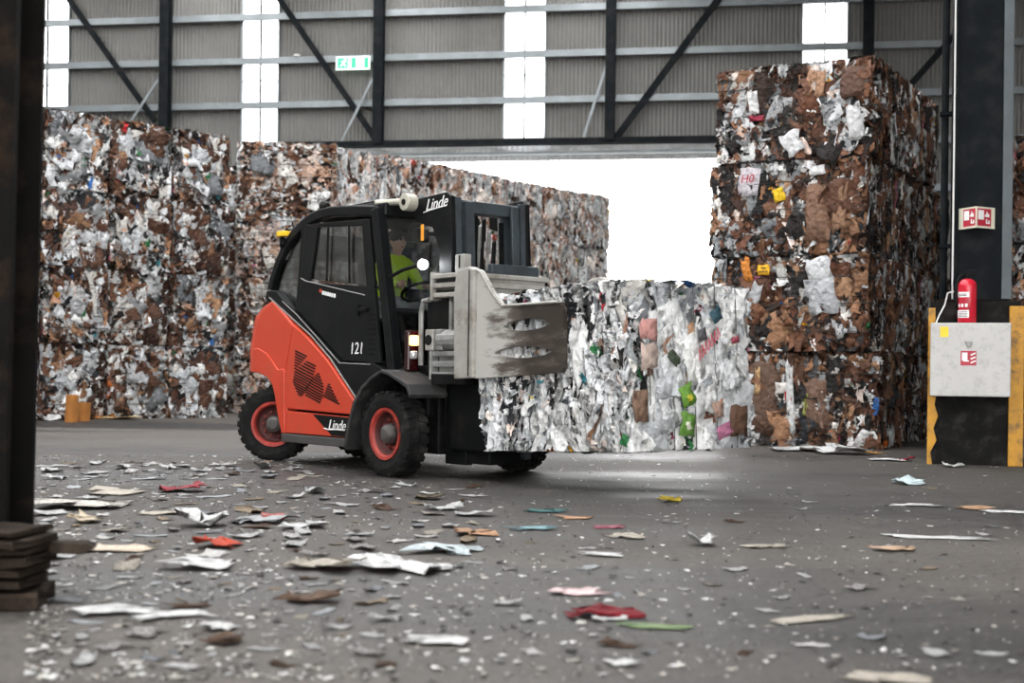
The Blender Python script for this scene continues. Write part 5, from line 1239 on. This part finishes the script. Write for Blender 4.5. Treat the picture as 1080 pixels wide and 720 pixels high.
for a in (
    ('wrapper', 640, 642, 72, 20, RED, 'dark red glossy wrapper lying curled in the middle foreground', 'wrapper', .35),
    ('paper_piece', 640, 651, 34, 8, WHT, 'white torn paper tucked against the dark red wrapper', 'paper', .2),
    ('paper_sheet', 690, 659, 60, 9, GRN, 'pale green sheet right of the dark red wrapper', 'paper', .08),
    ('magazine', 420, 592, 82, 22, WHT, 'white stack of newspaper left of centre on the floor', 'paper', .25, .35),
    ('paper_sheet', 345, 592, 72, 20, CRM, 'cream folded paper beside the white newspaper stack', 'paper', .25),
    ('wrapper', 228, 572, 40, 13, (.45, .06, .03), 'orange red crumpled wrapper left in front of the forklift', 'wrapper', .4),
    ('carton', 236, 672, 38, 16, BRN, 'brown carton scrap with red edge in the left foreground', 'carton', .4),
    ('paper_piece', 228, 660, 34, 12, WHT, 'white paper lying on the brown carton scrap at left', 'paper', .3),
    ('carton', 328, 628, 56, 15, BRN, 'crumpled rust brown packaging in the left foreground', 'carton', .35),
    ('paper_sheet', 214, 592, 60, 16, WHT, 'curled white paper sheet below the orange red wrapper', 'paper', .25),
    ('tissue', 212, 548, 42, 18, WHT, 'white ruffled tissue paper standing up on the floor at left', 'paper', .6),
    ('carton', 497, 558, 44, 14, PCH, 'peach coloured carton piece in front of the front wheel', 'carton', .2),
    ('paper_sheet', 470, 577, 70, 14, (.55, .62, .64), 'bluish white torn sheet right of the newspaper stack', 'paper', .25),
    ('wrapper', 707, 526, 24, 7, YEL, 'small yellow and black wrapper under the held bale', 'wrapper', .3),
    ('carton', 945, 578, 52, 7, (.55, .38, .26), 'tan torn carton strip on the right of the floor', 'carton', .2),
    ('box', 740, 571, 25, 10, WHT, 'small white crushed box right of centre', 'box', .5),
    ('board', 809, 575, 44, 5, CRM, 'pale flat cardboard strip right of the small white box', 'carton', .08),
    ('paper_sheet', 855, 651, 92, 9, CRM, 'long cream paper strip in the right foreground', 'paper', .06),
    ('paper_piece', 656, 697, 26, 12, WHT, 'white torn scrap at the bottom near the middle', 'paper', .15),
    ('paper_sheet', 935, 711, 70, 16, CRM, 'cream sheet at the bottom edge on the right', 'paper', .06),
    ('carton', 1030, 535, 34, 5, PCH, 'green and orange strip in front of the concrete plinth', 'carton', .1),
    ('paper_strip', 1062, 539, 44, 4, WHT, 'white strip at the right edge in front of the plinth', 'paper', .08),
    ('paper_strip', 965, 532, 44, 4, WHT, 'long white strip on the floor left of the plinth', 'paper', .08),
    ('paper_piece', 957, 508, 24, 7, (.55, .66, .68), 'white and teal crumpled piece in front of the right stack', 'paper', .35),
    ('paper_strip', 990, 566, 90, 5, WHT, 'long thin white torn strip on the right of the floor', 'paper', .1),
    ('wrapper', 578, 538, 44, 5, TEAL, 'teal flat wrapper in front of the far front wheel', 'wrapper', .12),
    ('carton', 607, 545, 34, 5, PCH, 'peach strip just right of the teal wrapper', 'carton', .1),
    ('paper_sheet', 562, 556, 46, 6, (.20, .32, .35), 'dark teal and white sheet behind the cream paper', 'paper', .15),
    ('wrapper', 643, 555, 28, 5, PNK, 'small pink and black scrap at mid floor', 'wrapper', .15),
    ('paper_sheet', 660, 564, 40, 7, CRM, 'cream curled piece near the middle of the floor', 'paper', .2),
    ('paper_sheet', 635, 584, 44, 6, WHT, 'white and black scrap right of the centre', 'paper', .2),
    ('paper_sheet', 605, 622, 50, 10, (.66, .50, .50), 'pinkish white paper in the middle foreground', 'paper', .2),
    ('carton', 452, 524, 22, 7, (.10, .08, .05), 'dark brown curled strip by the near front wheel', 'carton', .4),
    ('paper_sheet', 460, 672, 58, 14, WHT, 'white sheet with dark underside in the middle foreground', 'paper', .3),
    ('paper_sheet', 120, 640, 70, 16, WHT, 'white paper heap piece right of the board stack', 'paper', .2),
    ('paper_sheet', 180, 645, 66, 14, WHT, 'flat white sheet in the left foreground litter', 'paper', .15),
    ('paper_sheet', 90, 530, 90, 14, CRM, 'cream flat pages lying beside the left column', 'paper', .2, .3),
    ('paper_sheet', 118, 517, 60, 9, CRM, 'cream open pages farther from the left column', 'paper', .15),
    ('carton', 90, 547, 30, 9, (.55, .46, .34), 'yellowish crumpled carton near the left column', 'carton', .3),
    ('wrapper', 195, 515, 36, 8, (.25, .04, .05), 'dark red and white scrap behind the ruffled tissue', 'wrapper', .3),
    ('paper_sheet', 125, 575, 70, 12, (.62, .52, .42), 'beige and orange paper strip at left of the floor', 'paper', .15),
    ('paper_sheet', 270, 547, 50, 10, GREY[1], 'grey folded sheet in front of the rear wheel', 'paper', .3),
    ('wrapper', 290, 545, 28, 10, (.45, .12, .10), 'red and brown crumpled wrapper right of the grey sheet', 'wrapper', .4),
    ('paper_sheet', 320, 553, 40, 9, WHT, 'white crumpled paper below the forklift sill', 'paper', .35),
    ('paper_sheet', 170, 540, 46, 6, CRM, 'cream curled sheet left of the ruffled tissue', 'paper', .2),
    ('board', 835, 472, 44, 8, WHT, 'white flattened board at the foot of the right stack', 'carton', .2),
    ('paper_piece', 888, 475, 46, 10, WHT, 'white crumpled paper at the foot of the right stack', 'paper', .4),
    ('paper_strip', 935, 484, 30, 4, WHT, 'white strip at the dark side of the right stack', 'paper', .1),
    ('wrapper', 956, 484, 12, 6, (.4, .02, .05), 'small red scrap near the plinth', 'wrapper', .4),
    ('carton', 918, 476, 16, 6, (.55, .28, .08), 'orange carton scrap at the foot of the right stack', 'carton', .3),
    ('paper_roll', 1005, 491, 17, 4, WHT, 'small white roll of paper at the foot of the plinth', 'paper', .3),
    ('carton', 130, 440, 34, 6, (.62, .48, .28), 'yellowish flattened carton at the foot of the left pile', 'carton', .2),
    ('paper_piece', 52, 441, 26, 6, WHT, 'white crumpled sheet at the foot of the left pile by the column', 'paper', .4),
    ('carton', 105, 440, 26, 5, (.6, .25, .06), 'orange carton scrap at the foot of the left pile', 'carton', .3)):
    px_litter(*a[:8], curl=a[8] * .8, printed=a[9] if len(a) > 9 else 0.0, rz=rng.normal(0, .25), jag=.26)
for k, (px, py, h) in enumerate(((75, 440, 22), (88, 439, 15))):
    p = ground(px, py + 5.0); D = p.y; r = 6.5 / FPX * D; H = h / FPX * D * 1.3
    t = MB().lathe([(r * .85, .0), (r, .0), (r, H), (r * .85, H), (r * .85, .0)], 18, 'z').build('cardboard_tube', 'orange_card', None, 0, False, (p.x, p.y, 0.0))
    t.rotation_euler = (.05, .06, 0); tag(t, ['tall orange brown cardboard tube standing at the foot of the left pile', 'short orange brown cardboard tube at the foot of the left pile'][k], 'tube')

# countable small scraps, many alike
zones = [('scrap', (45, 330), (488, 506), 78, 'paper scrap in the litter band by the rear wheel', 'scraps by the rear wheel', .22),
         ('scrap', (45, 500), (512, 604), 120, 'paper scrap in the litter in front of the forklift', 'scraps in front of the forklift', .17),
         ('scrap', (60, 420), (606, 705), 70, 'torn scrap in the left foreground litter', 'scraps in the left foreground', .11),
         ('scrap', (500, 1070), (515, 700), 46, 'torn scrap on the open right part of the floor', 'scraps on the right of the floor', .10)]
sm = []
for k in range(22):
    c = [WHT, WHT, WHT, CRM, (.5, .52, .54), TAN, (.36, .36, .36), BRN, (.70, .68, .66), (.3, .31, .33), WHT][k % 11]
    sm.append(litter_mesh(1.0, rng.uniform(.5, .9), c, rng.uniform(.1, .4), .5 if k % 6 == 0 else 0.0, .16, 5, 4, .012))
for nm, (xa, xb), (ya, yb), cnt, lab, grp, size in zones:
    for k in range(cnt):
        for attempt in range(40):
            if grp == 'scraps in front of the forklift': px = min(xb, xa + abs(rng.normal(0, 1)) * 220 if rng.random() < .5 else rng.uniform(xa, xb)); py = rng.uniform(ya, yb)
            else: px, py = rng.uniform(xa, xb), rng.uniform(ya, yb)
            p = ground(px, py); sc = size * rng.uniform(.4, 1.5); rad = sc * .66
            if all(abs(p.x - q[0]) > rad + q[2] or abs(p.y - q[1]) > rad + q[3] for q in LAID): break
        else: continue
        LAID.append((p.x, p.y, rad, rad))
        ki = int(rng.integers(22)); o = bpy.data.objects.new('paper_scrap', sm[ki]); COL.objects.link(o)
        o.scale = (sc, sc * rng.uniform(.5, 1), sc * .8); o.location = (p.x, p.y, .001); o.rotation_euler = (0, 0, rng.uniform(0, 6.28))
        cn = ['white', 'white', 'white', 'cream', 'light grey', 'tan', 'grey', 'brown', 'white', 'dark grey', 'white'][ki % 11]; pr = 'printed ' if ki % 6 == 0 else ''
        tag(o, 'small %s%s %s' % (pr, cn, lab), 'paper scrap', grp)
# crumbs too small to count
n = 9000
px = np.where(rng.random(n) < .68, np.abs(rng.normal(0, 1, n)) * 260 + 30, rng.uniform(30, 1075, n)); py = 480 + 238 * rng.random(n) ** 1.25
V = []; Q = []; Cc = []; LA = np.array(LAID)
for i in range(n):
    p = ground(float(min(px[i], 1078)), float(py[i])); 
    if np.any((np.abs(p.x - LA[:, 0]) < LA[:, 2] + .02) & (np.abs(p.y - LA[:, 1]) < LA[:, 3] + .02)): continue
    s = (.0035 + .022 * rng.random() ** 4) * (1.0 + .03 * p.y); a = rng.uniform(0, 6.28); ca, sa = math.cos(a) * s, math.sin(a) * s; k = rng.uniform(.4, 1)
    z = rng.uniform(.002, .012, 4); o = len(V)
    V += [(p.x - ca, p.y - sa, z[0]), (p.x + sa * k, p.y - ca * k, z[1]), (p.x + ca, p.y + sa, z[2]), (p.x - sa * k, p.y + ca * k, z[3])]; Q.append((o, o + 1, o + 2, o + 3))
    c = [(.6, .6, .59), (.5, .48, .44), (.36, .33, .29), (.65, .64, .62), (.05, .045, .04), (.02, .02, .02)][rng.integers(6)]; Cc += [(*c, 0)] * 4
cr = link('paper_crumbs', np_mesh('paper_crumbs', np.array(V), np.array(Q), np.array(Cc)), 'litter'); tag(cr, 'tiny paper crumbs and grit strewn over the floor', 'paper crumbs', kind='stuff')
